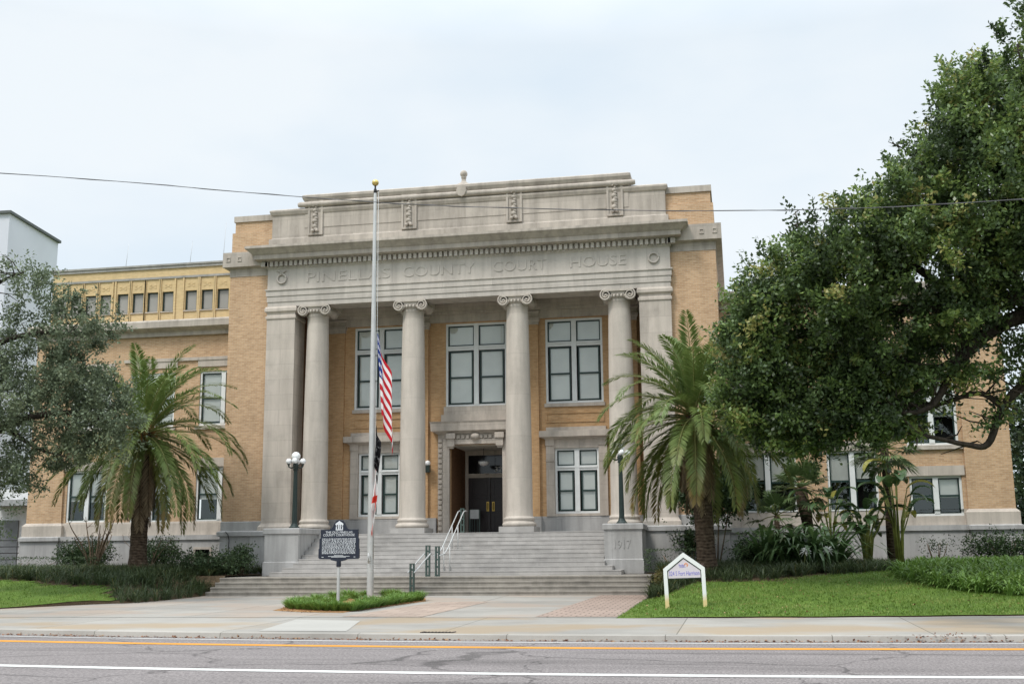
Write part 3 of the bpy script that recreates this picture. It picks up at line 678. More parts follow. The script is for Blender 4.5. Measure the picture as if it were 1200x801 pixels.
# --- wings
WG = {}
YG = 2.85
def wing(s):
    X = lambda a, b: tuple(sorted((s * a, s * b)))
    h = []
    pairs = [(10.52, 12.74), (13.92, 15.82), (16.97, 18.90)]
    end_low = (2.92, 4.45) if s > 0 else (3.17, 5.45); end_up = (5.62, 8.1) if s > 0 else (7.3, 9.72)
    low = [X(a, b_) + ((3.13, 5.5) if i < 2 else end_low) for i, (a, b_) in enumerate(pairs)]
    up = [X(a, b_) + ((7.3, 9.72) if i < 2 else end_up) for i, (a, b_) in enumerate(pairs)]
    allw = low + up
    bk = MB().wall(*X(10.0, 19.05), 3.16, 11.35, YG, [q for q in allw if q[2] > 3.16] + [(q[0], q[1], 3.16, q[3]) for q in allw if q[2] <= 3.16], .2)
    x0, x1 = X(19.05, 20.75); bk.box(x0, x1, YG - .10, 14.9, 3.16, 11.35)
    obj('brick_wall', bk, M['brick'], CH)
    st = MB().wrap(*X(10.0, 19.05), YG, [(.02, 2.57), (.02, 3.08)] + [(.0, 3.16)], YG + .3) if s < 0 else MB().wall(*X(10.0, 19.05), 2.57, 3.16, YG - .02, [(q[0], q[1], q[2], 3.16) for q in low], .24)
    st.wrap(*X(19.05, 20.75), YG - .10, [(.12, 2.57), (.12, 3.04), (.05, 3.12), (0, 3.16)], 15.0)
    obj('stone_band', st, M['stone'], CH)
    hb = [X(11.9, 12.55) + (1.05, 1.95)] if s < 0 else [X(10.95, 11.6) + (.98, 1.9)]
    ba = MB().wall(*X(10.0, 19.05), .3, 2.37, YG - .15, hb, .3)
    x0, x1 = X(19.05, 20.9); ba.box(x0, x1, YG - .26, 15.1, .3, 2.37)
    obj('plinth_wall', ba, M['stone_base'], CH)
    ba = MB().box(*X(10.0, 19.05), YG - .22, YG, 2.37, 2.57); ba.wrap(*X(19.05, 20.85), YG - .28, [(.0, 2.37), (.08, 2.38), (.08, 2.53), (0, 2.57)], 15.1)
    obj('plinth_ledge', ba, M['stone_base'], CH)
    for q in hb:
        f = MB(); y = YG - .17
        for r in ((q[0] - .1, q[0], q[2], q[3] + .1), (q[1], q[1] + .1, q[2], q[3] + .1), (q[0], q[1], q[3], q[3] + .1)): f.box(r[0], r[1], y - .02, y + .3, r[2], r[3])
        fo = obj('basement_window', f, M['stone'], CH)
        obj('pane', MB().box(q[0], q[1], YG + .1, YG + .12, q[2], q[3]), plain('basement_glass', (.012, .014, .014), .15, .5), fo)
        obj('sash', MB().box(q[0], q[1], YG + .06, YG + .1, (q[2] + q[3]) / 2 - .03, (q[2] + q[3]) / 2 + .03).box(q[0], q[0] + .05, YG + .06, YG + .1, q[2], q[3]).box(q[1] - .05, q[1], YG + .06, YG + .1, q[2], q[3]), M['sash'], fo)
    for i, q in enumerate(low):
        bl = {(1, 0): (.45, .5), (1, 1): (.48, .46), (1, 2): (.0, .55)}.get((s, i), (.6, .62))
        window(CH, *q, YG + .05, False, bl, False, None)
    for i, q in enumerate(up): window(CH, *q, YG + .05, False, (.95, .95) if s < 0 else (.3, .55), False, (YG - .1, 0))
    for i, q in enumerate(low): obj('lintel', MB().box(q[0] - .12, q[1] + .12, YG - .06, YG + .06, q[3] + .002, q[3] + .38), M['stone'], CH)
    for i, q in enumerate(up): obj('lintel', MB().box(q[0] - .1, q[1] + .1, YG - .05, YG + .06, q[3] + .2, q[3] + .52), M['stone'], CH)
    obj('string_course', MB().box(*X(10.3, 16.4), YG - .08, YG - .001, 10.22, 10.36), M['stone'], CH)
    cn = MB().wrap(*X(10.0, 20.75), YG - .1, [(.0, 11.35), (.04, 11.36), (.04, 11.5), (.08, 11.55), (.30, 11.66), (.36, 11.7), (.36, 11.98), (.3, 12.05), (0, 12.1)], 15)
    obj('cornice', cn, M['stone_attic'], CH)
    xo = s * 20.75
    obj('end_wall', MB().box(*X(19.0, 20.7), YG + .2, 14.8, 3.0, 11.5), M['brick'], CH)
    obj('roof', MB().box(*X(10, 20.5), YG + .3, 14.8, 11.8, 12.0), plain('wing_roofing', (.25, .24, .22)), CH)
wing(-1); wing(1)

# --- pedestals and stairs
for s in (-1, 1):
    x0, x1 = sorted((s * 5.72, s * 7.06))
    c = MB().wrap(x0, x1, -2.86, [(.04, .85), (.04, 1.40), (0, 1.43), (0, 2.44), (.05, 2.46), (.05, 2.63), (.02, 2.66)], -.6)
    pd = obj('pedestal', c, M['stone_base'], CH)
    if s > 0: text('inscription', '1917', M['stone_base'], pd, 6.08, -2.862, 1.79, .30, .58, .014)
c = MB(); n = 10
for i in range(n):
    z1 = .9 + (i + 1) * .155; z0 = .9 + i * .155; y0 = -3.9 + .34 * i; hw = (6.4, 6.06, 5.76)[i] if i < 3 else 5.70
    if i == n - 1: z1 = 2.45
    c.box(-hw, hw, y0 + .012, -.80, z0 + (.0 if i else -.05), z1 - .03); c.box(-hw, hw, y0, -.80, z1 - .03, z1)
ST = obj('upper_stairs', c, M['stone_step'], CH)
c = MB()
for i in range(4):
    z1 = .3 + (i + 1) * .15; y0 = -6.7 + .36 * i
    c.box(-7.52, 7.52, y0 + .022, -2.9, .2 if i == 0 else z1 - .15, z1 - .045); c.box(-7.52, 7.52, y0, -2.9, z1 - .045, z1)
obj('lower_stairs', c, M['step_low'], CH)
# conduit and downpipe at the plinth
obj('conduit', MB().tube([(-9.75, -.46, 2.62), (-9.62, -.50, 2.5), (-9.62, -.38, 2.3), (-9.62, -.38, .9)], .015, 6), M['wire'], CH)
obj('downpipe', MB().box(10.75, 10.88, YG - .30, YG - .19, .9, 2.36).box(10.72, 10.91, YG - .32, YG - .19, 2.2, 2.36).box(10.73, 10.90, YG - .31, YG - .19, 1.4, 1.48), M['stone_base'], CH)

# ------------------------------------------------------------------ neighbours
AX = thing('office_annex', 'yellow brick office annex with a row of narrow grey windows above the left wing', 'building', (-15.5, 8, 12))
YX = 3.25
wins = [(-20.3, -19.75), (-19.55, -19.0), (-18.8, -18.25), (-18.05, -17.5), (-17.19, -16.64), (-16.43, -15.88), (-15.70, -15.16), (-14.95, -14.40), (-13.82, -13.26), (-13.03, -12.48), (-12.26, -11.71), (-11.5, -10.95)]
holes = [(a, b_, 12.62, 13.54) for a, b_ in wins]
obj('wall', MB().wall(-20.5, -9.9, 12.0, 14.62, YX, holes, .18).box(-20.5, -20.3, YX + .01, 18, 12.0, 14.62), M['brick_annex'], AX)
c = MB().box(-20.55, -9.9, YX - .06, YX + .3, 14.62, 14.75); c.box(-20.6, -9.9, YX - .1, YX + .34, 14.75, 14.83)
c.box(-20.55, -9.9, YX - .05, YX - .001, 14.14, 14.24); obj('coping', c, stone('annex_coping', (.36, .35, .33)), AX)
edges = [wins[0][0] - .1] + [(wins[i][1] + wins[i + 1][0]) / 2 for i in range(len(wins) - 1)]
for a, b_ in wins:
    c = MB(); c.box(a - .12, a - .05, YX - .05, YX, 12.1, 14.13); c.box(b_ + .05, b_ + .12, YX - .05, YX, 12.1, 14.13)
    cx = (a + b_) / 2
    for dx, dz in ((0, 0), (-.12, .06), (.12, .06), (-.12, -.06), (.12, -.06)): c.box(cx + dx - .05, cx + dx + .05, YX - .015, YX, 13.82 + dz - .04, 13.82 + dz + .04)
    obj('brick_relief', c, M['brick_annex'], AX)
tint = plain('sky_grey_glass', (.30, .29, .27), .12, .5, 0, .08, .6)  # reflected sky is put into the pane colour as grey
for a, b_ in wins:
    f = MB().box(a, a + .05, YX + .08, YX + .16, 12.62, 13.54).box(b_ - .05, b_, YX + .08, YX + .16, 12.62, 13.54).box(a + .05, b_ - .05, YX + .08, YX + .16, 13.49, 13.54).box(a + .05, b_ - .05, YX + .08, YX + .16, 12.62, 12.66)
    fo = obj('window', f, M['sash'], AX)
    obj('pane', MB().box(a + .05, b_ - .05, YX + .13, YX + .15, 12.66, 13.49), tint, fo)
    obj('sill', MB().box(a - .04, b_ + .04, YX - .05, YX + .1, 12.57, 12.618), M['stone'], fo)
obj('roof', MB().box(-20.3, -9.95, YX + .3, 17.8, 14.3, 14.55), plain('annex_roofing', (.3, .29, .27)), AX)
for i, (x, z1, lab) in enumerate(((-17.4, 16.2, 'thin whip antenna standing farthest from the courthouse on the annex roof'), (-14.15, 16.15, 'thin whip antenna above the gap in the annex window row'), (-12.5, 16.95, 'tallest thin whip antenna beside the courthouse corner'), (-12.0, 15.4, 'very short antenna rod nearest the courthouse corner'))):
    a = thing('antenna', lab, 'antenna', (x, 4.2, 14.55), 'whip antennas on the annex roof')
    obj('mount', MB().tube([(x, 4.2, 14.5), (x, 4.2, 15.0)], .03, 8), M['wire'], a)
    obj('whip', MB().tube([(x, 4.2, 15.0), (x + .1, 4.2, z1)], [.012, .006], 6), M['white_metal'], a)
PW = plain('pale_blue_render', (.62, .64, .71), .9, .1, 0, .06, .3)
WB = thing('white_building', 'plain pale blue-white building rising behind the left oak, dark roof edge', 'building', (-32, 20, 0))
c = MB()
fp = [(-29.2, 12), (-30.1, 18.2), (-44, 19), (-44, 11.2)]
c.add([(x, y, 0) for x, y in fp] + [(x, y, 20.8) for x, y in fp], [(0, 1, 5, 4), (1, 2, 6, 5), (2, 3, 7, 6), (3, 0, 4, 7), (4, 5, 6, 7)])
obj('wall', c, PW, WB)
c = MB(); ev = [(-29.05, 11.85), (-29.95, 18.3), (-44.1, 19.1), (-44.1, 11.05)]
c.add([(x, y, 20.78) for x, y in ev] + [(x, y, 20.93) for x, y in ev], [(0, 1, 5, 4), (1, 2, 6, 5), (2, 3, 7, 6), (3, 0, 4, 7), (4, 5, 6, 7), (3, 2, 1, 0)])
obj('roof_edge', c, plain('dark_roof_edge', (.10, .11, .11)), WB)
LW = thing('white_garage', 'low white building with grey doors behind the left oak and railing', 'building', (-27, 14, .5))
obj('wall', MB().box(-34, -24.2, 10.5, 11.7, 0, 5.2), plain('white_render', (.62, .63, .64), .8), LW)
obj('door', MB().box(-29.0, -26.3, 10.42, 10.5, .8, 3.6), plain('grey_door', (.16, .17, .18)), LW)
obj('canopy', MB().box(-27.5, -24.0, 9.2, 10.5, 4.3, 4.6), plain('grey_canopy', (.3, .31, .32)), LW)
rl = thing('garden_railing', 'thin dark horizontal-bar railing beside the left end of the courthouse', 'railing', (-23, 6, .9))
c = MB()
for z in (1.3, 1.6, 1.9, 2.2, 2.5): c.tube([(-27, 6, z), (-21.2, 6, z)], .025, 6)
for x in (-27, -25, -23, -21.2): c.tube([(x, 6, .7), (x, 6, 2.55)], .035, 6)
obj('bars', c, M['wire'], rl)

# ------------------------------------------------------------------ lamps, poles, signs, rails
for s in (-1, 1):
    x, y, z = s * 6.27, -1.9, 2.66
    L = thing('street_lamp', 'dark green post lamp with white globes on the left stair pedestal' if s < 0 else 'post lamp with white globes on the pedestal carved 1917, beside palm fronds', 'lamp', (x, y, z), 'five-globe lamps on the stair pedestals')
    obj('base', MB().lathe([(.21, z), (.21, z + .05), (.19, z + .06), (.14, z + .12), (.11, z + .2)], x, y, 12, False), M['green_metal'], L)
    prof = []; k = MB()
    for i in range(7): pass
    nseg = 24; vs = []
    for zz, r in ((z + .2, .10), (z + 2.2, .072)):
        for i in range(nseg): a = 2 * math.pi * i / nseg; rr = r * (1 if i % 2 else .86); vs.append((x + rr * math.cos(a), y + rr * math.sin(a), zz))
    k.add(vs, [(i, (i + 1) % nseg, (i + 1) % nseg + nseg, i + nseg) for i in range(nseg)])
    obj('post', k, M['green_metal'], L)
    k = MB().lathe([(.075, z + 2.2), (.11, z + 2.24), (.08, z + 2.3), (.10, z + 2.36), (.12, z + 2.42), (.06, z + 2.5), (.06, z + 2.58), (.09, z + 2.6)], x, y, 16)
    for i in range(4):
        a = i * math.pi / 2 + R(12); ca, sa = math.cos(a), math.sin(a)
        k.tube([(x + .05 * ca, y + .05 * sa, z + 2.34), (x + .18 * ca, y + .18 * sa, z + 2.31), (x + .27 * ca, y + .27 * sa, z + 2.36), (x + .27 * ca, y + .27 * sa, z + 2.45)], [.03, .028, .028, .04], 8)
        k.lathe([(.045, z + 2.43), (.065, z + 2.47)], x + .27 * ca, y + .27 * sa, 10)
    obj('arm', k, M['green_metal'], L)
    for i in range(4):
        a = i * math.pi / 2 + R(12); obj('globe', MB().ball((x + .27 * math.cos(a), y + .27 * math.sin(a), z + 2.565), .115, 12), M['globe'], L)
    obj('globe', MB().ball((x, y, z + 2.76), .17, 14), M['globe'], L)
for x in (-2.0,):
    S = thing('wall_lamp', 'small dark wall lamp with white globe on the brick between column and doorway', 'lamp', (x, YW - .14, 5.0))
    obj('body', MB().box(x - .1, x + .1, YW - .34, YW - .14, 4.95, 5.24), M['green_metal'], S); obj('globe', MB().ball((x, YW - .26, 5.32), .12, 10), M['globe'], S)
P = thing('ceiling_lamp', 'white bowl lamp hanging in the entrance vestibule', 'lamp', (0, 3.6, 5.4))
obj('bowl', MB().lathe([(.02, 5.3), (.14, 5.33), (.22, 5.41), (.24, 5.48), (.22, 5.48)], -.05, 3.6, 20), M['globe'], P); obj('rod', MB().tube([(-.05, 3.6, 5.44), (-.05, 3.6, 6.04)], .012, 6), M['wire'], P)
T = thing('notice_stand', 'green barred stand with a white notice before the left door leaf', 'stand', (-.55, 4.1, 2.45))
k = MB()
for x in (-.78, -.36): k.box(x - .03, x + .03, 4.1, 4.14, 2.45, 3.5)
for z in (2.5, 3.46): k.box(-.75, -.39, 4.1, 4.14, z, z + .05)
for x in (-.68, -.57, -.46): k.box(x - .012, x + .012, 4.11, 4.13, 2.55, 3.1)
obj('frame', k, M['post_green'], T); obj('notice', MB().box(-.76, -.38, 4.08, 4.1, 3.12, 3.5), plain('notice_paper', (.55, .57, .57), .7), T)

# flagpole and flags
FX, FY = -1.08, -8.5
fz = plaza_z(FY)
FP = thing('flagpole', 'tall silver flagpole with gold ball standing in the grass bed', 'flagpole', (FX, FY, fz))
obj('pole', MB().lathe([(.108, fz), (.105, fz + 3), (.095, fz + 6), (.075, fz + 9.5), (.05, 13.5), (.04, 13.6)], FX, FY, 24), M['alu'], FP)
obj('truck', MB().lathe([(.05, 13.58), (.06, 13.62), (.05, 13.7), (.03, 13.74), (.03, 13.84)], FX, FY, 12).box(FX, FX + .13, FY - .02, FY + .02, 13.62, 13.66), M['wire'], FP)
obj('ball', MB().ball((FX, FY, 13.94), .115, 16), M['gold'], FP)
obj('halyard', MB().tube([(FX + .12, FY - .02, 13.62), (FX + .14, FY - .03, 9.0), (FX + .13, FY - .05, 4.5), (FX + .11, FY - .05, 1.5)], .009, 5), M['white_metal'], FP)
obj('cleat', MB().box(FX - .03, FX + .03, FY - .16, FY - .1, 1.45, 1.62).tube([(FX - .02, FY - .17, 1.38), (FX - .02, FY - .17, 1.7)], .015, 6), M['alu'], FP)
def flagmat(name, fn):
    m = Mat(name, .8, .15); uv = m.n('ShaderNodeUVMap').outputs[0]; sp = m.n('ShaderNodeSeparateXYZ'); m.l(uv, sp.inputs[0])
    m.color(fn(m, sp.outputs[0], sp.outputs[1], uv))
    tl = m.n('ShaderNodeBsdfTranslucent'); m.l(m.b.inputs['Base Color'].links[0].from_socket, tl.inputs[0])
    ms = m.n('ShaderNodeMixShader'); ms.inputs[0].default_value = .2; m.l(m.b.outputs[0], ms.inputs[1]); m.l(tl.outputs[0], ms.inputs[2]); m.l(ms.outputs[0], m.t.nodes['Material Output'].inputs[0]); return m.m
def mth(m, op, a, b=None):
    x = m.n('ShaderNodeMath', operation=op)
    for i, v in enumerate((a, b)):
        if v is None: continue
        if isinstance(v, (int, float)): x.inputs[i].default_value = v
        else: m.l(v, x.inputs[i])
    return x.outputs[0]
def usa(m, u, v, uv):
    st = mth(m, 'LESS_THAN', mth(m, 'FRACT', mth(m, 'MULTIPLY', v, 6.5)), .5)
    base = m.mix(st, (.78, .78, .78), (.50, .018, .03))
    can = mth(m, 'MULTIPLY', mth(m, 'LESS_THAN', u, .40), mth(m, 'LESS_THAN', v, .538))
    fu = mth(m, 'SUBTRACT', mth(m, 'FRACT', mth(m, 'MULTIPLY', u, 15)), .5); fv = mth(m, 'SUBTRACT', mth(m, 'FRACT', mth(m, 'MULTIPLY', v, 9.3)), .5)
    d = mth(m, 'SQRT', mth(m, 'ADD', mth(m, 'MULTIPLY', fu, fu), mth(m, 'MULTIPLY', fv, fv)))
    blue = m.mix(mth(m, 'LESS_THAN', d, .27), (.022, .045, .20), (.75, .75, .78))
    return m.mix(can, base, blue)
def fla(m, u, v, uv):
    d1 = mth(m, 'ABSOLUTE', mth(m, 'SUBTRACT', u, v)); d2 = mth(m, 'ABSOLUTE', mth(m, 'SUBTRACT', mth(m, 'ADD', u, v), 1.0))
    return m.mix(mth(m, 'LESS_THAN', mth(m, 'MINIMUM', d1, d2), .09), (.75, .74, .74), (.62, .06, .04))
def pow_(m, u, v, uv):
    f = m.noise(uv, 9, 2); return m.mix(m.ramp(f, [(.6, 0.0), (.64, .8)]), (.012, .012, .014), (.4, .4, .42))
def flag(name, label, mat, ztop, H, droop, width, shift, folds, nu=60, nv=50):
    b = MB(); b.uv = []; vs = []
    for j in range(nv + 1):
        v = j / nv
        for i in range(nu + 1):
            u = i / nu; ph = u * folds * 2 * math.pi + 1.4 * v
            x = FX + .15 + shift * v ** 1.6 + width * (.78 * u ** .8 + .10 * math.sin(ph)) * (.35 + .65 * sm((u * droop + v * H) / (.55 * H)))
            y = FY - .06 + .13 * math.cos(ph) * u ** .5 * (.5 + .5 * v) - .1 * u
            z = ztop - v * H - droop * u ** 1.1
            vs.append((x, y, z)); b.uv.append((u, v))
    b.add(vs, [(j * (nu + 1) + i, j * (nu + 1) + i + 1, (j + 1) * (nu + 1) + i + 1, (j + 1) * (nu + 1) + i) for j in range(nv) for i in range(nu)], True)
    return tag(obj(name, b, mat, None, (FX, FY, ztop)), label, 'flag')
flag('flag', 'star-spangled flag with red and white stripes hanging limp at half staff', flagmat('striped_cloth', usa), 8.78, 2.7, 1.35, .62, .12, 1.25)
flag('flag', 'black flag with faint white marks hanging limp below the striped flag', flagmat('black_flag_cloth', pow_), 5.75, 1.15, .75, .27, -.08, 1.5, 40, 30)
flag('flag', 'white flag with red diagonal cross hanging lowest on the flagpole', flagmat('white_flag_cloth', fla), 4.5, 1.2, 1.1, .13, -.14, 1.5, 40, 30)

# historical marker
MX, MY = -.19, -14.0; k_ = .00185
mz = plaza_z(MY)
HM = thing('historical_marker', 'navy historical marker with arched crest and silver lettering on a grey post', 'sign', (MX, MY, mz))
mp_ = lambda a, b_: (MX + (a - 400) * k_, 1.53 + (675 - b_) * k_)
ol = [(120, 250), (250, 250), (285, 235), (310, 200), (325, 160), (350, 130), (380, 115), (405, 110), (430, 115), (460, 130), (485, 160), (500, 200), (525, 235), (560, 250), (690, 250), (690, 370), (702, 385), (702, 520), (710, 530), (710, 655), (695, 672), (520, 676), (505, 690), (440, 705), (360, 705), (290, 690), (275, 676), (110, 672), (90, 655), (90, 530), (100, 520), (102, 385), (120, 370)]
obj('board', MB().prism([mp_(*p) for p in ol], MY - .035, MY + .035), M['navy'], HM)
obj('collar', MB().lathe([(.06, 1.33), (.065, 1.36), (.06, 1.5)], MX - .005, MY, 16), M['navy'], HM)
obj('post', MB().lathe([(.043, mz - .02), (.043, 1.36)], MX - .005, MY, 16), M['alu'], HM)
y = MY - .037
def tl(body, a0, a1, b0, hh, mat=M['silver'], nm='lettering'):
    x, z = mp_(a0, b0); text(nm, body, mat, HM, x, y, z, hh * k_, (a1 - a0) * k_, .003)
tl('THE OLD PINELLAS', 195, 605, 305, 32); tl('COUNTY COURTHOUSE', 160, 640, 346, 34)
k = MB()
def mbx(a, b_, c_, d_): 
    (x0, z1), (x1, z0) = mp_(a, b_), mp_(c_, d_); k.box(x0, x1, y - .004, y + .004, z0, z1)
k.prism([mp_(*p) for p in ((345, 165), (405, 125), (465, 165))], y - .004, y + .004)
mbx(345, 166, 465, 182); mbx(350, 246, 460, 260)
for a in (352, 385, 410, 445): mbx(a, 183, a + 15, 245)
mbx(352, 195, 372, 208); mbx(438, 195, 460, 208)
obj('crest', k, M['silver'], HM)
MT = plain('marker_text', (.62, .65, .68), .5); rr = random.Random(3)
for row in range(13):
    k = MB(); b0 = 376 + row * 17.5; a = 145
    while a < 652:
        wd = rr.uniform(6, 34); e = min(a + wd, 655)
        while a < e:
            lw = rr.uniform(4, 7); mbx(a, b0 + rr.choice((0, 0, 2)), min(a + lw, e), b0 + rr.choice((12, 13, 10))); a += lw + 2.2
        a += 6
    obj('lettering', k, MT, HM)
for b0, a0, a1 in ((618, 330, 470), (630, 240, 560), (642, 290, 510)):
    a = a0; k = MB()
    while a < a1: lw = rr.uniform(5, 9); mbx(a, b0, a + lw, b0 + 8); a += lw + 3
    obj('lettering', k, MT, HM)
for q in ((140, 640, 170, 648), (630, 640, 655, 648)): k = MB(); mbx(*q); obj('lettering', k, MT, HM)
obj('backing', MB().box(mp_(138, 0)[0], mp_(660, 0)[0], y - .0025, y + .002, mp_(0, 604)[1], mp_(0, 370)[1]), plain('marker_text_ground', (.02, .026, .04), .5), HM)

# address sign
AS = thing('address_sign', 'white house-shaped address sign with yellow-stained legs on the lawn', 'sign', (9.09, -14.5, .26)); AS.rotation_euler = (0, R(-1.6), 0)
AS0 = AS.location.copy(); k_ = 1 / (10.01 * 45.9)
ap = lambda a, b_: (AS0.x + (a - 350) * k_, AS0.z + (733 - b_) * k_)
m = Mat('white_sign_paint', .5, .4); sp = m.n('ShaderNodeSeparateXYZ'); m.l(m.pos(), sp.inputs[0])
nz = m.noise(m.pos(), 5, 3); zz = mth(m, 'ADD', sp.outputs[2], mth(m, 'MULTIPLY', mth(m, 'SUBTRACT', nz, .5), .25))
m.color(m.mix(m.ramp(zz, [(.42, .85), (.62, 0.0)]), (.72, .74, .74), (.62, .46, .16))); signw = m.m
k = MB()
o_ = [(100, 285), (336, 108), (572, 285), (572, 733), (529, 733), (529, 308), (336, 163), (143, 308), (143, 733), (100, 733)]
for quad in ((0, 1, 6, 7), (1, 2, 5, 6), (0, 7, 8, 9), (2, 3, 4, 5)): k.prism([ap(*o_[i]) for i in quad], -14.55, -14.45)
obj('frame', k, signw, AS)
gp = [(145, 311), (336, 168), (527, 311), (527, 402), (145, 402)]
obj('panel_edge', MB().prism([ap(*p) for p in gp], -14.52, -14.48), M['post_green'], AS)
gp = [(153, 316), (336, 180), (519, 316), (519, 394), (153, 394)]
obj('panel', MB().prism([ap(*p) for p in gp], -14.53, -14.522), plain('lilac_white_panel', (.60, .55, .60), .5, .3, 0, .03), AS)
blue = plain('violet_blue_lettering', (.16, .15, .55), .5, .3, 0, .05)
x0, z0 = ap(163, 366); text('lettering', '324 S Fort Harrison', blue, AS, x0, -14.532, z0, 50 * k_, 346 * k_, .002)
x0, z0 = ap(280, 262); text('logo', 'Pinellas', blue, AS, x0, -14.532, z0, 24 * k_, 62 * k_, .002)
x0, z0 = ap(284, 278); text('logo', 'COUNTY', blue, AS, x0, -14.532, z0, 13 * k_, 72 * k_, .002)
k = MB(); cx, cz = ap(362, 248)
for i in range(10):
    a = -R(60) + i * R(27); k.prism([(cx + r * math.cos(a + d), cz + r * math.sin(a + d)) for r, d in ((.022, -.12), (.045, -.2), (.05, .1), (.022, .12))], -14.536, -14.53)
obj('sun_emblem', k, plain('orange_emblem', (.80, .26, .05), .5), AS)

# handrails on the stairs
def gpost(mb, x, y, z, h, wd=.05):
    for s in (-1, 1): mb.box(x + s * .055 - .025, x + s * .055 + .025, y - .05, y + .05, z, z + h)
    for q in (0, .3, .55, .8): mb.box(x - .029, x + .029, y - .04, y + .04, z + h * q, z + h * q + .06)
    mb.box(x - .08, x + .08, y - .05, y + .05, z + h, z + h + .03)
HL = thing('handrail', 'short handrail with two green posts and white bars on the lower steps', 'handrail', (-.16, -6, .3))
for p in ((-.20, -6.78, .30, 1.02), (-.12, -5.1, .9, 1.02)): k = MB(); gpost(k, *p); obj('post', k, M['post_green'], HL)
for dx in (-.11, .11): obj('bar', MB().tube([(-.2 + dx, -6.92, 1.06), (-.2 + dx, -6.7, 1.12), (-.12 + dx, -5.2, 1.66), (-.12 + dx, -5.0, 1.68)], .022, 8), M['white_metal'], HL)
HU = thing('handrail', 'long white double handrail up the main flight to the entrance', 'handrail', (.1, -3, .9))
for p in ((.22, -5.1, .9, .98), (-.02, -.4, 2.45, .9)): k = MB(); gpost(k, *p); obj('post', k, M['post_green'], HU)
for dx in (-.11, .11):
    k = MB(); k.tube([(.22 + dx, -5.2, 1.60), (.2 + dx, -4.5, 1.66), (.18 + dx, -3.9, 1.86), (.03 + dx, -.9, 3.22), (.0 + dx, -.5, 3.28), (-.03 + dx, -.1, 3.28)], .022, 8)
    for t in (.1, .62):
        x, yy = .18 + dx - .15 * t, -3.9 + 3.0 * t; zz = 1.86 + 1.36 * t; st = .9 + .155 * max(0, math.floor((yy + 3.9) / .34) + 1); k.tube([(x, yy, st), (x, yy, zz)], .02, 8)
    obj('bar', k, M['white_metal'], HU)
# storm drain at the kerb
DG = thing('drain_grate', 'dark slotted drain grate let into the kerb edge', 'drain grate', (4.55, -21.7, .12))
k = MB(); yd = -21.66 + bow(4.5)
obj('pit', MB().box(4.25, 4.85, yd - .12, yd + .12, .118, .122), M['dark'], DG)
for i in range(9): k.box(4.26 + i * .07, 4.285 + i * .07, yd - .12, yd + .12, .122, .132)
k.box(4.22, 4.25, yd - .14, yd + .14, .118, .134).box(4.85, 4.88, yd - .14, yd + .14, .118, .134)
obj('bars', k, plain('rusty_iron', (.09, .075, .065), .8), DG)
# overhead cable
pts = [(-40, -20, 13.6), (-20, -20, 12.35), (-6.96, -20, 10.89), (.9, -20, 9.74), (5.03, -20, 9.22), (10.97, -20, 8.74), (16.4, -20, 8.62), (26, -20, 8.9), (45, -20, 11)]
from mathutils import geometry
cp_ = []
def cat(p0, p1, p2, p3, t):
    return tuple(.5 * ((2 * b_) + (-a + c_) * t + (2 * a - 5 * b_ + 4 * c_ - d_) * t * t + (-a + 3 * b_ - 3 * c_ + d_) * t ** 3) for a, b_, c_, d_ in zip(p0, p1, p2, p3))
ex = [pts[0]] + pts + [pts[-1]]
for i in range(1, len(ex) - 2):
    for j in range(8): cp_.append(cat(ex[i - 1], ex[i], ex[i + 1], ex[i + 2], j / 8))
k = MB().tube(cp_, .009, 5); tw = [(x, y +   .014 * math.sin(i * 1.9), z + .014 * math.cos(i * 1.9)) for i, (x, y, z) in enumerate(cp_)]; k.tube(tw, .006, 5)
tag(obj('overhead_cable', k, M['cable']), 'thin dark twisted cable sagging across the sky before the facade', 'cable')

# ------------------------------------------------------------------ plants
def unit(a): return a / np.maximum(np.linalg.norm(a, axis=-1, keepdims=True), 1e-6)
def leaf_quads(P, A, length, width, flat=.0):
    """diamond leaves at P along A"""
    n = len(P); up = np.tile([0, 0, 1.], (n, 1)) + rng.normal(0, 1.0 - flat, (n, 3))
    B = unit(np.cross(A, up)); L = (length * rng.uniform(.7, 1.25, n))[:, None]; Wd = (width * rng.uniform(.75, 1.2, n))[:, None]
    mid = P + A * L * .5 + np.cross(A, B) * L * .06
    return np.stack([P, mid + B * Wd * .5, P + A * L, mid - B * Wd * .5], 1)
def crown(lobes, per, leafn, ll, lw, spread=.42, shell=.45, bias=0.0):
    Q = []; T = []
    for (cx, cy, cz, rx, ry, rz, dens) in lobes:
        n = int(per * dens * (rx * ry * rz) ** (2 / 3))
        D = unit(rng.normal(0, 1, (n, 3))); r = rng.uniform(0, 1, n) ** shell * rng.uniform(.88, 1.14, n)
        C = np.array([cx, cy, cz]) + D * r[:, None] * np.array([rx, ry, rz])
        G = unit(D * .8 + np.array([0, 0, .25]) + rng.normal(0, .6, (n, 3)))
        tb = np.clip(rng.normal(.42 + bias, .2, n), 0, 1)
        t = rng.uniform(0, 1, (n, leafn)); P = C[:, None] + G[:, None] * (t * spread)[..., None] + rng.normal(0, .07, (n, leafn, 3))
        A = unit(G[:, None] * .5 + rng.normal(0, .7, (n, leafn, 3)) + np.array([0, 0, -.05]))
        Q.append(leaf_quads(P.reshape(-1, 3), A.reshape(-1, 3), ll, lw, .3)); T.append((tb[:, None] + rng.normal(0, .16, (n, leafn))).ravel())
    return np.concatenate(Q), np.concatenate(T)
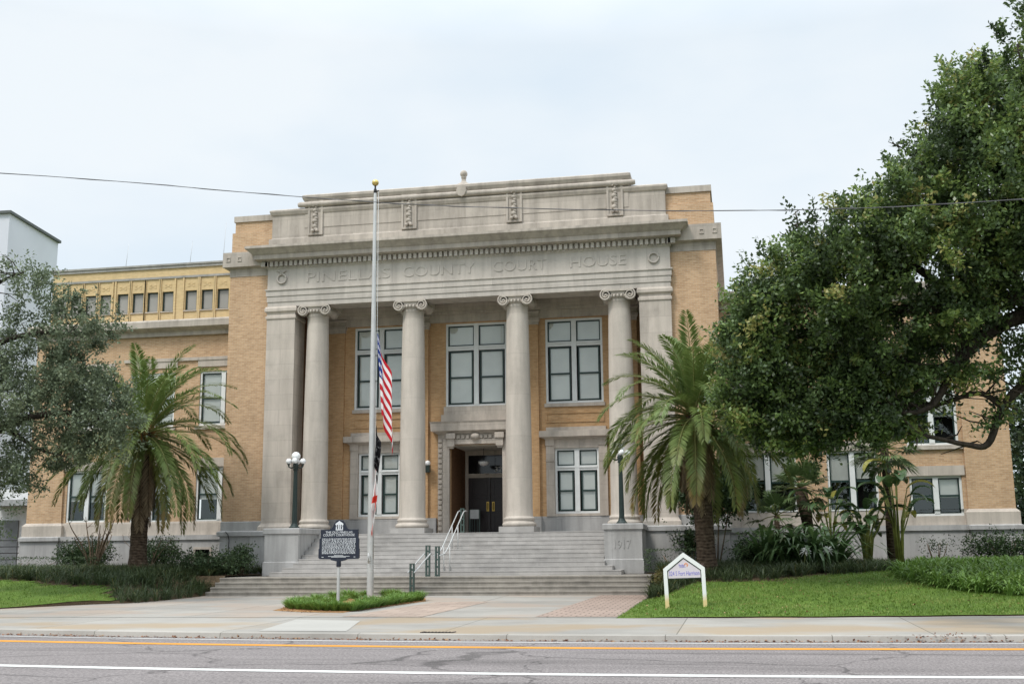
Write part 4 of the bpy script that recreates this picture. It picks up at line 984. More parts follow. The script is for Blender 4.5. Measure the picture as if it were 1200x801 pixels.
def clumped(lobes, per, leaves, ll, lw, rad=.42, bias=0.0, var=.17, seed=3):
    """foliage in separate sprays: every lobe carries many small clumps with gaps between them"""
    rg = np.random.default_rng(seed); Q = []; T = []
    for (cx, cy, cz, rx, ry, rz, dens) in lobes:
        n = max(4, int(per * dens * (rx * ry * rz) ** (2 / 3))); D = unit(rg.normal(0, 1, (n, 3))); r = rg.uniform(.25, 1, n) ** .55 * rg.uniform(.85, 1.18, n)
        C = np.array([cx, cy, cz]) + D * r[:, None] * np.array([rx, ry, rz]); G = unit(D * .7 + np.array([0, 0, .35]) + rg.normal(0, .6, (n, 3)))
        tb = rg.normal(.42 + bias, var, n); cr_ = rad * rg.uniform(.55, 1.25, n); m_ = leaves
        t = rg.normal(0, .62, (n, m_)); t = np.clip(t, -1.1, 1.3); N3 = rg.normal(0, 1, (n, m_, 3)); N3 = N3 / np.maximum(1, np.linalg.norm(N3, axis=-1, keepdims=True) / 1.5); P = C[:, None] + G[:, None] * (t * cr_[:, None] * 1.25)[..., None] + .34 * N3 * (cr_[:, None] * np.clip(1.1 - .45 * t, .35, 1.5))[..., None]
        A = unit(G[:, None] * .45 + rg.normal(0, .75, (n, m_, 3)) + np.array([0, 0, .0])); Q.append(leaf_quads(P.reshape(-1, 3), A.reshape(-1, 3), ll, lw, .35)); T.append((tb[:, None] + rg.normal(0, .13, (n, m_))).ravel())
    return np.concatenate(Q), np.concatenate(T)
def wob(a, b, n, amp, seed):
    r = random.Random(seed); a, b = Vector(a), Vector(b); out = []
    for i in range(n + 1):
        t = i / n; p = a.lerp(b, t); k = math.sin(math.pi * t) * amp
        out.append((p.x + r.uniform(-k, k), p.y + r.uniform(-k, k), p.z + r.uniform(-k, k)))
    return out
def limb(mb, path, r0, r1, n=9):
    ex = [path[0]] + list(path) + [path[-1]]; pts = []
    for i in range(1, len(ex) - 2):
        for j in range(5): pts.append(cat(ex[i - 1], ex[i], ex[i + 1], ex[i + 2], j / 5))
    pts.append(path[-1]); k = len(pts) - 1
    mb.tube(pts, [r0 + (r1 - r0) * (i / k) ** .8 for i in range(k + 1)], n); return pts
def twigs(mb, pts, count, ln, r, seed, up=.2):
    rr = random.Random(seed)
    for _ in range(count):
        p = Vector(pts[rr.randrange(len(pts) // 4, len(pts))]); d = Vector((rr.uniform(-1, 1), rr.uniform(-1, 1), rr.uniform(-.6, 1) + up)).normalized() * ln * rr.uniform(.5, 1.2)
        q = p + d * .5 + Vector((rr.uniform(-.15, .15), rr.uniform(-.15, .15), rr.uniform(-.1, .2))); mb.tube([p, q, p + d], [r, r * .7, r * .3], 5)

# right-hand live oak
OR = thing('oak_tree', 'huge dark live oak with heavy limbs overhanging the right wing and lawn', 'tree', (24.5, -11.5, .5))
lob = [(11.45, -11.5, 7.6, 1.15, 1.8, 1.5, 1), (12.35, -12, 9.3, 1.15, 1.8, 1.25, 1), (11.9, -11.2, 6.3, 1.6, 1.9, 1.3, 1), (13.5, -12.4, 8.6, 1.4, 2.1, 1.6, 1), (14.4, -12.2, 10.15, 1.25, 2.2, 1.3, 1),
       (14.2, -11, 7.0, 1.7, 2.4, 1.3, .9), (15.9, -12, 11.3, 1.2, 2.3, 1.3, 1), (17.15, -12, 13.7, .85, 2.0, 1.2, .9), (17.4, -12.4, 11.6, 1.9, 2.8, 1.8, 1), (18.95, -12, 14.8, 1.05, 2.4, 1.7, .9),
       (19.2, -12, 12.6, 1.6, 2.5, 1.9, 1), (15.9, -12.5, 9.4, 1.8, 2.5, 1.5, 1), (18.3, -12, 9.6, 1.8, 2.6, 1.3, .9), (20.5, -12, 10.5, 2, 3, 2.2, .8), (21.5, -12, 14, 2.2, 3, 2.6, .8),
       (12.6, -11.6, 5.3, 1.1, 1.5, .6, 1), (13.9, -11.8, 5.6, 1.2, 1.7, .8, .95), (15.4, -11.4, 6.0, 1.3, 1.7, .75, .7), (16.3, -12.3, 7.7, 1.4, 1.8, .8, .8), (18.0, -12, 6.5, .9, 1.4, .6, .7), (18.1, -12, 8.2, 1.1, 1.5, .6, .8), (16.6, -12.2, 6.2, .7, 1.2, .4, .5), (14.6, -11.6, 5.0, .8, 1.1, .35, .7), (17.2, -12, 5.2, .35, .5, .35, .5), (15.6, -9.5, 8.0, 2.2, 1.6, 1.4, .45), (19.5, -12, 8.0, 1.2, 2, .8, .4),
       (10.65, -11.6, 5.9, .85, 1.3, .9, 1.0), (10.75, -11.5, 7.0, .75, 1.2, .9, 1), (11.1, -11.5, 8.5, .75, 1.2, .8, .9), (12.5, -11.4, 4.6, .9, 1.2, .4, .9), (14.3, -11.4, 4.95, 1.0, 1.2, .4, .8), (11.0, -11.4, 5.0, .6, 1.0, .45, .9), (11.9, -11.6, 4.75, .8, 1.1, .45, 1), (13.0, -11.4, 4.9, .7, 1.0, .4, .8), (23.5, -11, 12, 2.6, 3.5, 3, .5), (24, -14, 9, 2.5, 3, 2, .4)]
V, T = clumped(lob, 36, 125, .14, .08, .41, .03, .24)
quads('crown', V, T, M['oak_leaf'], OR)
k = MB(); allp = []
limb(k, [(24.5, -11.5, .3), (24.3, -11.5, 2), (23.4, -11.6, 4.4), (22.6, -11.6, 6)], .62, .46, 14)
for path, r0, r1 in (
    ([(22.8, -11.6, 5.8), (20.5, -11.8, 7.5), (18.3, -12, 7.75), (17.2, -12, 7.3), (16.5, -12.1, 6.7), (15.6, -12, 6.3), (14.6, -11.8, 6.1)], .33, .06),
    ([(22.6, -11.6, 6), (20.8, -12.2, 8.4), (18.6, -12.4, 8.3), (16.8, -12.3, 7.9), (15.2, -12, 8.1), (13.4, -12, 7.7), (12.2, -11.7, 7.4)], .30, .05),
    ([(22.2, -11.6, 6.2), (19.6, -12, 6.6), (18.0, -12, 5.9), (17.35, -12, 5.2), (16.95, -12, 4.35), (16.4, -12, 4.35), (15.4, -12, 4.6), (14.3, -11.9, 4.75)], .19, .035),
    ([(17.4, -12, 5.3), (16.8, -12, 5.7), (15.6, -12, 5.4), (14.4, -12, 5.6)], .10, .03),
    ([(17.1, -12, 7.3), (16.2, -12.2, 6.3), (15.6, -12.3, 5.4), (14.9, -12.3, 5.2), (14, -12.2, 5.5)], .16, .03),
    ([(18.3, -12, 7.7), (17.6, -12.4, 9.4), (16.4, -12.3, 11.2), (15.6, -12, 12.4)], .2, .04),
    ([(20.5, -11.8, 7.5), (19.6, -12.2, 10.2), (19, -12, 13.2), (18.6, -12, 15.4)], .26, .04),
    ([(16.8, -12.3, 7.9), (15, -12.4, 9.4), (13.4, -12.2, 10.0), (12.3, -12, 10.6)], .13, .03),
    ([(15.6, -12, 6.3), (14.2, -11.6, 7.0), (12.8, -11.4, 6.6), (11.2, -11.4, 6.3)], .09, .025),
    ([(22.6, -11.6, 6), (24, -11, 9), (24.2, -11, 12)], .32, .08)):
    allp.append(limb(k, path, r0, r1))
for i, p in enumerate(allp): twigs(k, p, 16, 1.1, .03, 50 + i)
obj('trunk', k, M['bark'], OR)

# left-hand live oak
OL = thing('oak_tree', 'grey-green live oak leaning in from the left edge before the palm', 'tree', (-15.5, -12, .4))
lob = [(-12.4, -12, 11.0, .95, 1.2, .65, .55), (-11.5, -12, 10.3, .8, 1.0, .6, .5), (-10.3, -12, 9.4, .8, 1.2, .7, .7), (-8.7, -12, 8.75, .65, 1, .55, .8), (-9.6, -12, 8.3, .9, 1.2, .8, .8), (-12.2, -12, 8.7, 1.2, 1.5, .9, .55), (-11.0, -12, 7.5, 1.3, 1.7, 1.0, .8),
       (-12.3, -12, 6.6, 1.3, 1.8, 1.1, .85), (-9.7, -12, 7.0, 1.1, 1.6, .9, .85), (-8.6, -12, 6.7, .9, 1.3, .7, .8), (-10.6, -12, 6.0, 1.2, 1.7, .9, .85), (-9.1, -12, 5.7, 1.0, 1.4, .75, .85), (-8.0, -12, 5.9, .75, 1.1, .7, .75), (-8.1, -12, 5.0, .5, .9, .45, .6), (-9.6, -12, 5.0, .9, 1.2, .45, .7), (-10.5, -12, 4.6, .8, 1.1, .4, .7), (-12.5, -12, 5.2, .9, 1.3, .5, .3), (-14.5, -12, 8.5, 1.8, 2.2, 2.4, .5), (-15.5, -12, 11, 2, 2.4, 2, .5), (-11.9, -12, 3.6, .5, .8, .5, .4), (-12.6, -11, 3.0, .5, .8, .5, .5), (-12.4, -12, 4.2, .8, 1.1, .6, .5), (-11.0, -12, 4.1, .5, .8, .4, .6), (-11.6, -12, 4.5, .9, 1.1, .6, .7)]
V, T = clumped(lob, 37, 95, .115, .06, .36, 0, .17, 5)
quads('crown', V, T, M['oak_leaf_grey_hazed'], OL)
k = MB(); allp = []
limb(k, [(-15.5, -12, .2), (-15.3, -12, 2.4), (-14.8, -12, 4.2)], .42, .34, 12)
for path, r0, r1 in (([(-14.8, -12, 4.2), (-13, -12, 5.0), (-11.9, -12, 5.7), (-10.6, -12, 6.0), (-9.2, -12, 6.0), (-8.2, -12, 5.6)], .24, .03), ([(-14.8, -12, 4.2), (-14.2, -12, 7), (-12.6, -12, 8.2), (-11, -12, 8.6), (-9.4, -12, 8.5)], .22, .03),
    ([(-14.3, -12, 6.6), (-13.6, -12, 9), (-12.6, -12, 10.2), (-11.6, -12, 10.6)], .14, .03), ([(-11.9, -12, 5.7), (-10.8, -12, 5), (-9.8, -12, 4.7)], .1, .02)): allp.append(limb(k, path, r0, r1))
for i, p in enumerate(allp): twigs(k, p, 14, .9, .022, 80 + i)
obj('trunk', k, M['bark'], OL)

# Canary date palms
def date_palm(name, label, x, y, z0, h, top, nf, length, r0, seed, dead=10):
    rg = np.random.default_rng(seed); r = random.Random(seed)
    root = thing(name, label, 'palm tree', (x, y, z0)); k = MB(); prof = []
    n = 26; pts = []; rad = []
    for i in range(n + 1):
        t = i / n; pts.append((x + (top[0] - x) * t ** 1.3, y, z0 - .05 + (h + .05) * t)); rad.append(r0 * (1 + .55 * max(0, 1 - t / .22) ** 2 + (.12 if t > .86 else 0)) * (1 + (.03 if i % 2 else -.02)))
    k.tube(pts, rad, 18); tr = obj('trunk', k, M['palm_bark'], root)
    k = MB(); c = Vector((top[0], y, z0 + h))
    for i in range(90):
        a = r.uniform(0, 6.283); zz = c.z - r.uniform(-.1, .9); rr = r0 * 1.05; k.tube([(c.x + rr * math.cos(a), c.y + rr * math.sin(a), zz), (c.x + rr * 1.7 * math.cos(a), c.y + rr * 1.7 * math.sin(a), zz + .22)], [.05, .02], 5)
    obj('frond_boots', k, plain('frond_boot', (.22, .13, .05), .9, .1, 0, .3, 9), tr)
    def fronds(cnt, elo, ehi, dead_):
        Q = []; T = []; st = MB()
        for f in range(cnt):
            q = f / max(1, cnt - 1); az = f * 2.39996 + rg.uniform(-.2, .2); el = R(ehi + (elo - ehi) * q ** .9 + rg.uniform(-7, 7))
            L = length * rg.uniform(.88, 1.08) * (.8 if dead_ else 1) * (1 - .12 * (q < .15)); m_ = 46; P = [np.array([c.x + .18 * math.cos(az), c.y + .18 * math.sin(az), c.z + .25 - .5 * q])]
            hd = np.array([math.cos(az), math.sin(az), 0]); e = el; D = []
            curl = R(rg.uniform(58, 84)) * (.56 + .52 * math.sin(math.pi * min(1, q * 1.25)) if q < .75 else .8)
            for i in range(m_):
                d = hd * math.cos(e) + np.array([0, 0, math.sin(e)]); D.append(d); P.append(P[-1] + d * L / m_); e -= curl / m_ * (.4 + 1.4 * i / m_) if e > R(-86) else 0
            D.append(D[-1]); P = np.array(P); D = np.array(D); st.tube([tuple(p) for p in P[::5]], [.03 * (1 - .85 * i / 9) for i in range(len(P[::5]))], 5)
            side = np.array([-math.sin(az), math.cos(az), 0]); ii = np.repeat(np.arange(4, m_ + 1), 2); fr = rg.uniform(0, 1, len(ii)); base = P[ii] ; dd = D[ii]
            upv = np.cross(side, dd); upv *= np.sign(upv[:, 2:3] + 1e-9) if not dead_ else 1
            tt = ii / m_; ll = .50 * np.sin(np.pi * np.clip(.12 + .83 * tt, 0, 1)) ** .7 + .06
            for s in (-1, 1):
                A = unit(dd * (.75 + .25 * tt)[:, None] + s * side * .78 + upv * rg.uniform(.1, .42, len(ii))[:, None] + np.array([0, 0, -.16]) * rg.uniform(.3, 1.3, len(ii))[:, None] + rg.normal(0, .06, (len(ii), 3)))
                B0 = base + dd * (fr * L / m_)[:, None]; Wv = unit(np.cross(A, upv)) * .022
                tip = B0 + A * ll[:, None] + np.array([0, 0, -.05]); mid = B0 + A * (ll * .5)[:, None]
                Q.append(np.stack([B0 - Wv * .5, mid - Wv, tip, mid + Wv], 1))
                T.append(np.clip((.98 - .38 * q + rg.normal(0, .08)) + rg.normal(0, .07, len(ii)) - .3 * (tt > .82) * (q > .4) - .3 * (q > .93), 0, 1) if not dead_ else rg.uniform(0, 1, len(ii)))
        return np.concatenate(Q), np.concatenate(T), st
    V, T, st = fronds(nf, -44, 84, False); cr = quads('crown', V, T, M['palm_leaf'], root); obj('midribs', st, plain('frond_midrib', (.20, .21, .07), .6), cr)
    V, T, st = fronds(dead, -84, -60, True); dd_ = quads('dead_fronds', V, T, M['palm_dead'], root); obj('midribs', st, plain('dead_midrib', (.22, .15, .09), .8), dd_)
    return root
date_palm('palm_tree', 'large date palm with drooping green fronds right of the front stairs', 9.42, -7.5, .72, 5.15, (9.22, 0), 72, 3.35, .29, 5, 12)
date_palm('palm_tree', 'date palm rising behind the grey oak branches before the left wing', -11.28, -4.5, .9, 5.3, (-11.3, 0), 76, 3.95, .30, 9, 12)

def strap_leaves(C, n_each, length, width, arch, spread, seed, segs=3, tw=.2, tb=.5):
    """tufts of arching strap leaves at centres C"""
    rg = np.random.default_rng(seed); C = np.repeat(np.asarray(C, float), n_each, 0); n = len(C)
    az = rg.uniform(0, 2 * np.pi, n); L = length * rg.uniform(.6, 1.15, n); e = np.radians(rg.uniform(spread, 88, n)); P = C + np.stack([np.cos(az), np.sin(az), 0 * az], 1) * (.03 + .05 * length)
    H = np.stack([np.cos(az), np.sin(az), 0 * az], 1); S = np.stack([-np.sin(az), np.cos(az), 0 * az], 1); Q = []; T = []
    t0 = rg.normal(tb, tw, n)
    for k in range(segs):
        d = H * np.cos(e)[:, None] + np.array([0, 0, 1.]) * np.sin(e)[:, None]; P2 = P + d * (L / segs)[:, None]
        prof = lambda t: width * (.35 + 1.3 * t) * (1 - t ** 2.2) + .002
        w0, w1 = prof(k / segs) / 2, prof((k + 1) / segs) / 2
        Q.append(np.stack([P - S * w0, P + S * w0, P2 + S * w1, P2 - S * w1], 1)); T.append(t0 + rg.normal(0, .04, n)); P = P2; e = e - np.radians(arch) * rg.uniform(.6, 1.3, n) * (.6 + .5 * k)
    return np.concatenate(Q), np.concatenate(T)
def scatter(x0, x1, y0, y1, n, ok, seed):
    rg = np.random.default_rng(seed); out = []
    while len(out) < n:
        x, y = rg.uniform(x0, x1), rg.uniform(y0, y1)
        if ok(x, y): out.append((x, y, land_z(x, y)))
    return out
# ground covers
C = scatter(-24, -7.65, -11.9, 1.2, 1750, lambda x, y: bedL(x, y - .15) and not (x > -8.2 and y > -5.2 and y < -2), 21)
V, T = strap_leaves(C, 22, .52, .02, 34, 38, 22); kind(quads('lilyturf', V, T, M['lily_turf']), 'stuff')['label'] = 'dark lilyturf covering the left bed'
def okR(x, y): return bedR(x, y - .15) and not (x > 15.2 and y < -.3)
C = scatter(7.7, 16.5, -9.6, 1.8, 1150, okR, 23) + scatter(16.5, 24, -.3, 1.9, 260, lambda x, y: True, 24)
V, T = strap_leaves(C, 22, .50, .02, 34, 38, 25); kind(quads('lilyturf', V, T, M['lily_turf']), 'stuff')
def okF(x, y): return ((x - 19.2) / 4.2) ** 2 + ((y + 8.2) / 5.0) ** 2 < 1 and y > frontR(x) + 1.1
C = scatter(14.8, 24, -15, -2, 1150, okF, 26)
V, T = strap_leaves(C, 16, .62, .055, 26, 30, 27, 4); kind(quads('fern_bed', V, T, M['fern']), 'stuff')
def blades(name, C, h, wd, mat, seed, each=3):
    V, T = strap_leaves(C, each, h, wd, 25, 40, seed, 2); cx, cy = V[:, 0, 0], V[:, 0, 1]; T = T + .16 * np.sin(cx * 1.3 + 2 * np.sin(cy * .9)) + .14 * np.sin(cy * 2.1 + 1.7 * np.sin(cx * .7)) + .10 * np.sin(cx * 4.1 - cy * 3.3); kind(quads(name, V, T, mat), 'stuff')
C = scatter(7.65, 24, -17.3, 1, 14000, lambda x, y: y > frontR(x) and not bedR(x, y - .1) and not okF(x, y), 28); blades('lawn_grass', C, .075, .014, M['lawn_blade'], 29)
C = scatter(-24, -7.7, -15.5, -4, 7000, lambda x, y: y > frontL(x) and not bedL(x, y - .1), 30); blades('lawn_grass', C, .075, .014, M['lawn_blade'], 31)

# clumps of border grass round the flagpole: one thing each
spots = [(-1.75, -13.6), (-1.35, -14.2), (-.85, -14.55), (-.35, -14.85), (.12, -15.0), (.55, -15.0), (.62, -14.2), (.66, -13.4), (.72, -12.5), (.8, -11.6), (.86, -10.7), (.9, -9.9), (.62, -9.3), (.2, -8.9), (-.3, -8.3), (-.75, -7.9), (-1.45, -7.9), (-1.75, -8.6), (-1.9, -9.5), (-1.95, -10.5), (-1.9, -11.6), (-1.85, -12.6), (-1.2, -9.6), (-1.15, -10.8), (.3, -10.6), (.15, -12.2), (-1.2, -12.2), (.3, -13.4), (-.6, -12.9), (-1.55, -13.9), (-1.1, -14.4), (-.6, -14.7), (-.12, -14.95), (.34, -15.0), (.6, -14.6), (.64, -13.8), (.7, -12.95), (.76, -12.05), (.83, -11.1), (.9, -10.3), (-1.9, -12.1), (-1.8, -13.1), (-1.95, -11.0)]
prot = []
for sd_ in (41, 42, 43):
    V, T = strap_leaves([(0, 0, 0), (.07, .05, 0), (-.08, .03, 0), (0, -.08, 0), (.05, -.04, 0)], 46, .42, .018, 20, 50, sd_); prot.append(quads('grass_clump', V, T, M['border_grass']))
for i, (x, y) in enumerate(spots):
    o = prot[i] if i < 3 else prot[i % 3].copy()
    if i >= 3: COL.objects.link(o)
    s_ = .68 + .3 * ((i * 37) % 10) / 10; o.location = (x, y, plaza_z(y) + .03); o.scale = (s_ * 1.15, s_ * 1.15, s_ * .8); o.rotation_euler = (0, 0, i * 1.3)
    tag(o, 'bright green grass clump in the mulch bed round the flagpole and marker', 'grass clump', 'grass clumps round the flagpole')

def bush(name, label, c, r, mat, per=420, leaf=.09, stems=True, cat_='shrub', group=None, box=False, trunk=.12):
    z0 = land_z(c[0], c[1]); root = thing(name, label, cat_, (c[0], c[1], z0), group)
    if box:
        n = int(per * (r[0] * r[1] + r[0] * r[2] + r[1] * r[2]) * 4); P = rng.uniform(-1, 1, (n, 3)); ax = rng.integers(0, 3, n); P[np.arange(n), ax] = np.sign(P[np.arange(n), ax]) * rng.uniform(.8, 1.03, n)
        P = P * np.array(r) + np.array([c[0], c[1], z0 + c[2]]); D = unit((P - np.array([c[0], c[1], z0 + c[2]])) / np.array(r)); A = unit(D * .6 + rng.normal(0, .7, (n, 3)) + [0, 0, .3])
        V = leaf_quads(P, A, leaf, leaf * .55, .3); T = rng.normal(.5, .25, n)
    else:
        lo = [(c[0], c[1], z0 + c[2], r[0], r[1], r[2], 1)] + [(c[0] + r[0] * .55 * math.cos(a), c[1] + r[1] * .55 * math.sin(a), z0 + c[2] + r[2] * .25 * math.sin(a * 3), r[0] * .55, r[1] * .55, r[2] * .6, 1) for a in (.3, 1.7, 2.9, 4.1, 5.3)]
        V, T = crown(lo, per, 9, leaf, leaf * .55, .22, .5)
    quads('foliage', V, T, mat, root)
    k = MB()
    for i in range(5):
        a = i * 1.256; k.tube([(c[0] + .05 * math.cos(a), c[1] + .05 * math.sin(a), z0 - .05), (c[0] + r[0] * .3 * math.cos(a), c[1] + r[1] * .3 * math.sin(a), z0 + c[2] * .6), (c[0] + r[0] * .5 * math.cos(a), c[1] + r[1] * .5 * math.sin(a), z0 + c[2] + r[2] * .4)], [.03, .02, .01], 5)
    obj('stems', k, M['stem'], root); return root
bush('shrub', 'rounded dark clipped shrub left of the palm trunk by the left wing', (-16.6, .8, .75), (1.25, .8, .62), M['shrub'])
bush('shrub', 'rounded dark clipped shrub right of the palm trunk by the left wing', (-13.2, .9, .75), (.75, .7, .65), M['shrub'])
bush('shrub', 'dark shrub at the far left end of the bed by the railing', (-21.8, .5, .6), (1.0, .8, .55), M['shrub'])
bush('hedge', 'low clipped hedge along the back of the left bed', (-18.6, -1.2, .35), (3.8, .5, .34), M['hedge'], 240, .07, True, 'hedge', None, True)
bush('hedge', 'loose leafy hedge beside the left end of the lower steps', (-8.75, -4.0, .42), (1.5, 1.0, .4), M['hedge'], 260, .10, True, 'hedge')
bush('shrub', 'leafy upright shoot of hedge against the left stair pedestal', (-7.75, -3.3, .6), (.35, .35, .48), M['hedge'], 420, .10)
bush('hedge', 'clipped hedge block right of the pedestal carved 1917', (8.25, -3.4, .40), (1.05, .5, .36), M['hedge'], 330, .06, True, 'hedge', None, True)
bush('shrub', 'yellowing low shrub at the right end of the lower steps', (8.05, -6.0, .3), (.35, .5, .38), leafmat('yellowing_leaf', [(0, (.07, .08, .025)), (1, (.22, .19, .06))]), 420, .09)
bush('shrub', 'small dark shrub against the plinth behind the clipped hedge', (8.7, -.9, 1.05), (.75, .4, .32), M['shrub'], 420, .10)
bush('shrub', 'dark shrub filling the gap between the date palm and the strap-leaved lily', (10.9, -3.2, .5), (.8, .6, .5), M['shrub'], 420, .10)
bush('shrub', 'dark broadleaf shrub tree filling the space behind the date palm trunk', (9.6, -2.2, 2.75), (1.35, .9, 1.15), M['shrub'], 420, .13)
bush('shrub', 'thin twiggy shrub against the grey plinth below the end window', (17.6, 1.6, .7), (.8, .4, .5), M['shrub'], 60, .08)
bush('shrub', 'dense dark shrub at the right end of the wing', (20.0, 1.2, .7), (1.6, .6, .62), M['shrub'], 300, .10)
# climbing vine on the base wall
VN = thing('vine', 'green vine spilling down the plinth left of the date palm', 'vine', (8.2, -.9, 1.0))
V, T = crown([(7.75, -.75, 2.35, .35, .2, .18, 1), (8.15, -.75, 2.15, .35, .2, .2, 1), (8.45, -.75, 1.75, .25, .2, .35, 1)], 520, 8, .11, .07, .2); quads('foliage', V, T, M['big_leaf'], VN)
obj('stem', MB().tube([(8.6, -.8, .85), (8.5, -.75, 1.7), (8.1, -.72, 2.2), (7.6, -.72, 2.4)], .02, 5), M['stem'], VN)
# bare crape myrtle stems on the left
BM = thing('bare_shrub', 'bare multi-stemmed grey shrub before the left wing windows', 'shrub', (-15.0, -1.0, .95))
k = MB(); r = random.Random(4)
for i in range(13):
    a = r.uniform(0, 6.28); l_ = r.uniform(.35, 1.25); h_ = r.uniform(1.3, 2.4); x, y = -15.1 + .12 * math.cos(a), -1.0 + .12 * math.sin(a)
    p = [(x, y, .9), (x + l_ * .25 * math.cos(a), y + l_ * .25 * math.sin(a), .95 + h_ * .4), (x + l_ * .8 * math.cos(a), y + l_ * .8 * math.sin(a), .95 + h_ * .8), (x + l_ * math.cos(a), y + l_ * math.sin(a), .95 + h_)]
    pts = limb(k, p, .04, .012, 6); twigs(k, pts, 3, .4, .012, 100 + i, .6)
obj('stems', k, M['stem'], BM)
BM2 = thing('bare_shrub', 'sparse bare shrub right of the left palm trunk', 'shrub', (-12.6, -1.0, .95))
k = MB()
for i in range(7):
    a = r.uniform(-.9, .9) + (0 if i % 2 else 3.14); l_ = r.uniform(.5, 1.5); h_ = r.uniform(1.3, 2.0); x, y = -12.7, -1.0
    p = [(x, y, .9), (x + l_ * .3 * math.cos(a), y + .2 * math.sin(a), .95 + h_ * .45), (x + l_ * math.cos(a), y + l_ * .4 * math.sin(a), .95 + h_)]
    pts = limb(k, p, .022, .008, 5); twigs(k, pts, 3, .35, .008, 120 + i, .4)
obj('stems', k, M['stem'], BM2)

# fan palms and paddle-leaved plants on the right
def fan_palm(label, x, y, h, nl, rl, seed, lean=0, trunk_r=.12):
    z0 = land_z(x, y); rg = np.random.default_rng(seed); root = thing('fan_palm', label, 'palm tree', (x, y, z0), 'small fan palms by the right wing'); k = MB()
    k.tube([(x, y, z0 - .05), (x + lean * .4, y, z0 + h * .5), (x + lean, y, z0 + h)], [trunk_r * 1.25, trunk_r, trunk_r * 1.2], 12); obj('trunk', k, M['palm_bark'], root)
    Q = []; T = []; st = MB(); c = np.array([x + lean, y, z0 + h])
    for f in range(nl):
        az = f * 2.4 + rg.uniform(-.3, .3); el = R(70 - 115 * f / nl + rg.uniform(-8, 8)); d = np.array([math.cos(az) * math.cos(el), math.sin(az) * math.cos(el), math.sin(el)]); pl = rl * rg.uniform(.7, 1.0)
        hub = c + d * pl + np.array([0, 0, -.12 * pl]); st.tube([tuple(c), tuple(c + d * pl * .5), tuple(hub)], [.02, .015, .012], 5)
        side = unit(np.cross(d, [0, 0, 1.]) + 1e-6); up = np.cross(side, d); tb = rg.uniform(.2, .9)
        for j in range(30):
            th = R(-118 + 236 * j / 29); a = d * math.cos(th) + side * math.sin(th) + up * .18 + rg.normal(0, .04, 3); a = a / np.linalg.norm(a); L = rl * .75 * (1 - .3 * abs(th) / 2.1) * rg.uniform(.9, 1.08)
            wv = np.cross(a, up); wv = wv / max(1e-6, np.linalg.norm(wv)) * .032; m1 = hub + a * L * .6; tip = hub + a * L + np.array([0, 0, -.22 * L])
            Q.append([hub - wv * .25, m1 - wv, tip, m1 + wv]); T.append(tb + rg.normal(0, .08))
    cr = quads('crown', np.array(Q), np.array(T), M['fan_leaf'], root); obj('leaf_stalks', st, M['green_stem'], cr)
fan_palm('fan palm with slender trunk before the second right-wing window pair', 15.6, -1.5, 4.2, 30, .95, 3, 0)
fan_palm('short shaggy fan palm beside the date palm, dark fibrous trunk', 13.0, -1.2, 2.9, 26, .9, 4, -.35, .19)
fan_palm('low fan palm tucked under the date palm fronds', 11.75, -1.8, 1.9, 14, .8, 6, 0, .08)
def paddle(label, x, y, n, h, seed, leafL=.9):
    z0 = land_z(x, y); r = random.Random(seed); root = thing('bird_of_paradise', label, 'plant', (x, y, z0), 'paddle-leaved plants by the right wing'); st = MB(); Q = []; T = []
    for i in range(n):
        a = i * 2.4 + r.uniform(-.3, .3); hh = h * r.uniform(.45, 1.0); out_ = r.uniform(.15, .75) * (1.1 if i % 3 else 1.5); tp = np.array([x + out_ * .7 * math.cos(a), y + out_ * .5 * math.sin(a), z0 + hh]); st.tube([(x + .08 * math.cos(a), y + .08 * math.sin(a), z0 - .02), (x + .25 * out_ * math.cos(a), y + .2 * out_ * math.sin(a), z0 + hh * .6), tuple(tp)], [.045, .03, .016], 6)
        hd = np.array([math.cos(a), math.sin(a), 0]); sd2 = np.array([-math.sin(a), math.cos(a), 0]); e = R(r.uniform(25, 65)); p = tp; L = leafL * r.uniform(.7, 1.1); sg = 7; tb = r.uniform(.1, .75) if r.random() > .12 else 1
        for s_ in range(sg):
            d = hd * math.cos(e) + np.array([0, 0, math.sin(e)]); p2 = p + d * L / sg; f = lambda t: .17 * L * (math.sin(math.pi * min(1, .08 + .92 * t)) ** .6 if t < 1 else 0) + .004; w0, w1 = f(s_ / sg), f((s_ + 1) / sg); up = np.cross(sd2, d) * -.35
            for sg2 in (-1, 1): Q.append([p, p + sd2 * sg2 * w0 + up * w0, p2 + sd2 * sg2 * w1 + up * w1, p2]); T.append(tb)
            p = p2; e -= R(16)
    obj('stalks', st, M['green_stem'], root); quads('foliage', np.array(Q), np.array(T), M['big_leaf'], root)
paddle('tall paddle-leaved plant with yellow-green stalks before the right wing brick', 15.75, -2.4, 15, 3.6, 3, 1.15)
paddle('paddle-leaved plant with a yellow leaf before the middle window pair', 13.55, -2.0, 14, 2.6, 4, .95)
paddle('low dark paddle-leaved plant against the grey plinth', 14.7, -2.4, 26, 2.1, 5, 1.05)
CL = thing('crinum_lily', 'big clump of strap-leaved lily with white flowers on the right bed', 'plant', (12.3, -4.6, .75))
cc = [(12.3 + dx, -4.6 + dy, land_z(12.3 + dx, -4.6 + dy)) for dx, dy in ((0, 0), (-.7, .2), (.7, .1), (-.35, -.45), (.4, -.5), (-1.05, -.2), (1.1, -.2), (.1, .5), (.75, .5), (-.6, .6))]
V, T = strap_leaves(cc, 44, 2.25, .15, 13, 46, 61, 6); quads('foliage', V, T, leafmat('lily_leaf', [(0, (.035, .07, .025)), (.6, (.07, .13, .045)), (1, (.12, .19, .065))], .35, .2), CL)
st = MB()
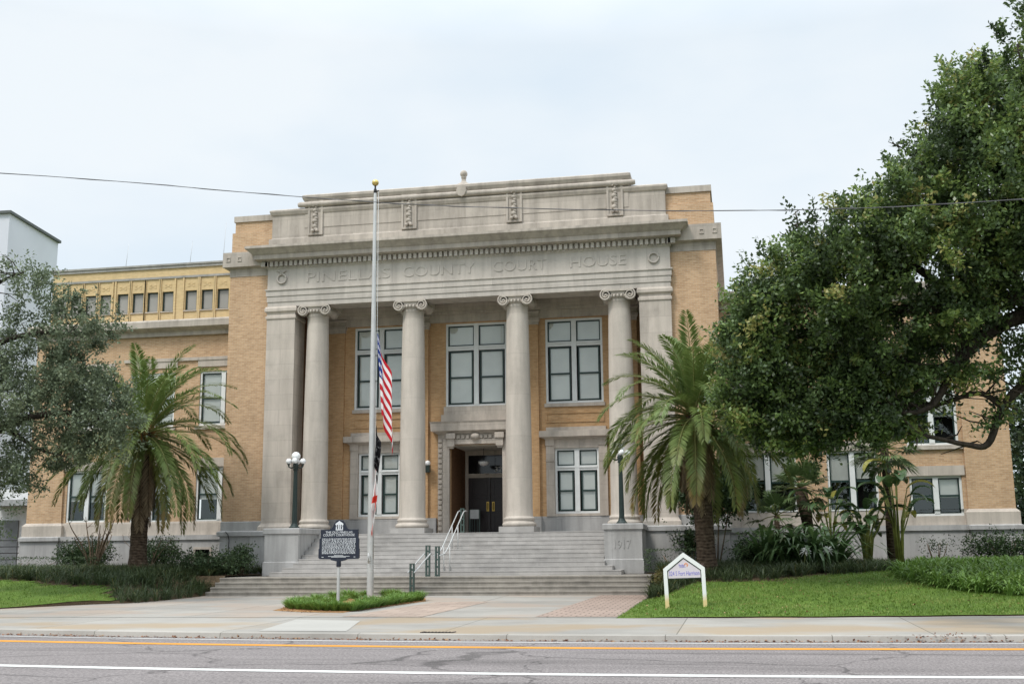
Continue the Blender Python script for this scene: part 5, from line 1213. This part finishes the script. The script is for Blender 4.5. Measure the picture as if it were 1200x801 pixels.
for x, y, z in ((12.45, -6.1, 1.62), (13.15, -5.8, 1.66)):
    k = MB(); st.tube([(x - .1, y + .3, .8), (x, y, z)], .018, 6)
    for i in range(16):
        a = i * 2.4; e = R(-40 + 110 * (i / 16)); d = Vector((math.cos(a) * math.cos(e), math.sin(a) * math.cos(e), math.sin(e))); p = Vector((x, y, z)); k.tube([p, p + d * .12, p + d * .2 + Vector((0, 0, -.05))], [.008, .02, .006], 5)
    obj('flower', k, M['flower'], CL)
obj('flower_stalks', st, M['green_stem'], CL)
tag(obj('fallen_frond', MB().tube([(8.75, -7.9, .55), (9.0, -8.0, .9), (9.2, -7.9, 1.15), (9.35, -7.7, 1.3)], [.03, .05, .07, .08], 8), plain('brown_frond_base', (.16, .11, .09), .8), None, (8.75, -7.9, .5)), 'brown fallen palm frond base leaning behind the address sign', 'palm frond')

# trees beyond the right end of the building
def far_tree(label, x, y, h, lob, seed):
    root = thing('background_tree', label, 'tree', (x, y, 0)); V, T = crown(lob, 120, 9, .30, .17, .6); quads('crown', V, T, M['far_leaf'], root)
    k = MB(); p = limb(k, [(x, y, -.1), (x + .1, y, h * .3), (x - .1, y, h * .7)], .3, .1, 8); twigs(k, p, 14, 2.2, .05, seed); obj('trunk', k, M['bark'], root)
far_tree('dark leafy tree beyond the right end of the courthouse', 25.5, 12, 12, [(25.5, 12, 4.0, 2.2, 2, 2.6, 1), (25.0, 12, 7.5, 2.3, 2, 2, .9), (27, 12, 10, 3, 2.5, 2.5, .9), (23.6, 11, 2.4, 1.2, 1.5, 1.6, 1)], 5)
far_tree('taller pale green tree behind the right wing, seen through the oak', 30, 24, 16, [(29, 24, 8, 4, 3, 3.5, 1), (31, 24, 13, 4, 3, 3, 1), (27, 23, 4, 3, 3, 3.5, 1)], 6)

# fallen leaves along the kerb and on the mulch
rg = np.random.default_rng(77); P = []
for i in range(1100):
    x = rg.uniform(-9, 17.5); y = -22.05 + bow(x) - abs(rg.normal(0, .07)); P.append((x, y, .006 + rg.uniform(0, .02)))
for i in range(90): x = rg.normal(14.0, .5); P.append((x, -22.05 + bow(x) + rg.uniform(-.15, .2), .06 + rg.uniform(0, .08)))
for i in range(260):
    x, y = rg.uniform(8, 17), rg.uniform(-17, -8)
    if not bedR(x, y) and y > frontR(x): P.append((x, y, land_z(x, y) + .05))
for i in range(700): a = rg.uniform(0, 6.28); q_ = rg.uniform(.75, 1.02); P.append((-.55 + 1.55 * q_ * math.cos(a), -11.5 + 4.0 * q_ * math.sin(a), plaza_z(-11.5 + 4 * q_ * math.sin(a)) + .03 + .07 * (1 - q_)))
P = np.array(P); A = unit(rg.normal(0, 1, P.shape) * [1, 1, .25]); V = leaf_quads(P, A, .06, .04, .6)
kind(quads('leaf_litter', V, rg.uniform(0, 1, len(P)), M['dead_leaf']), 'stuff')
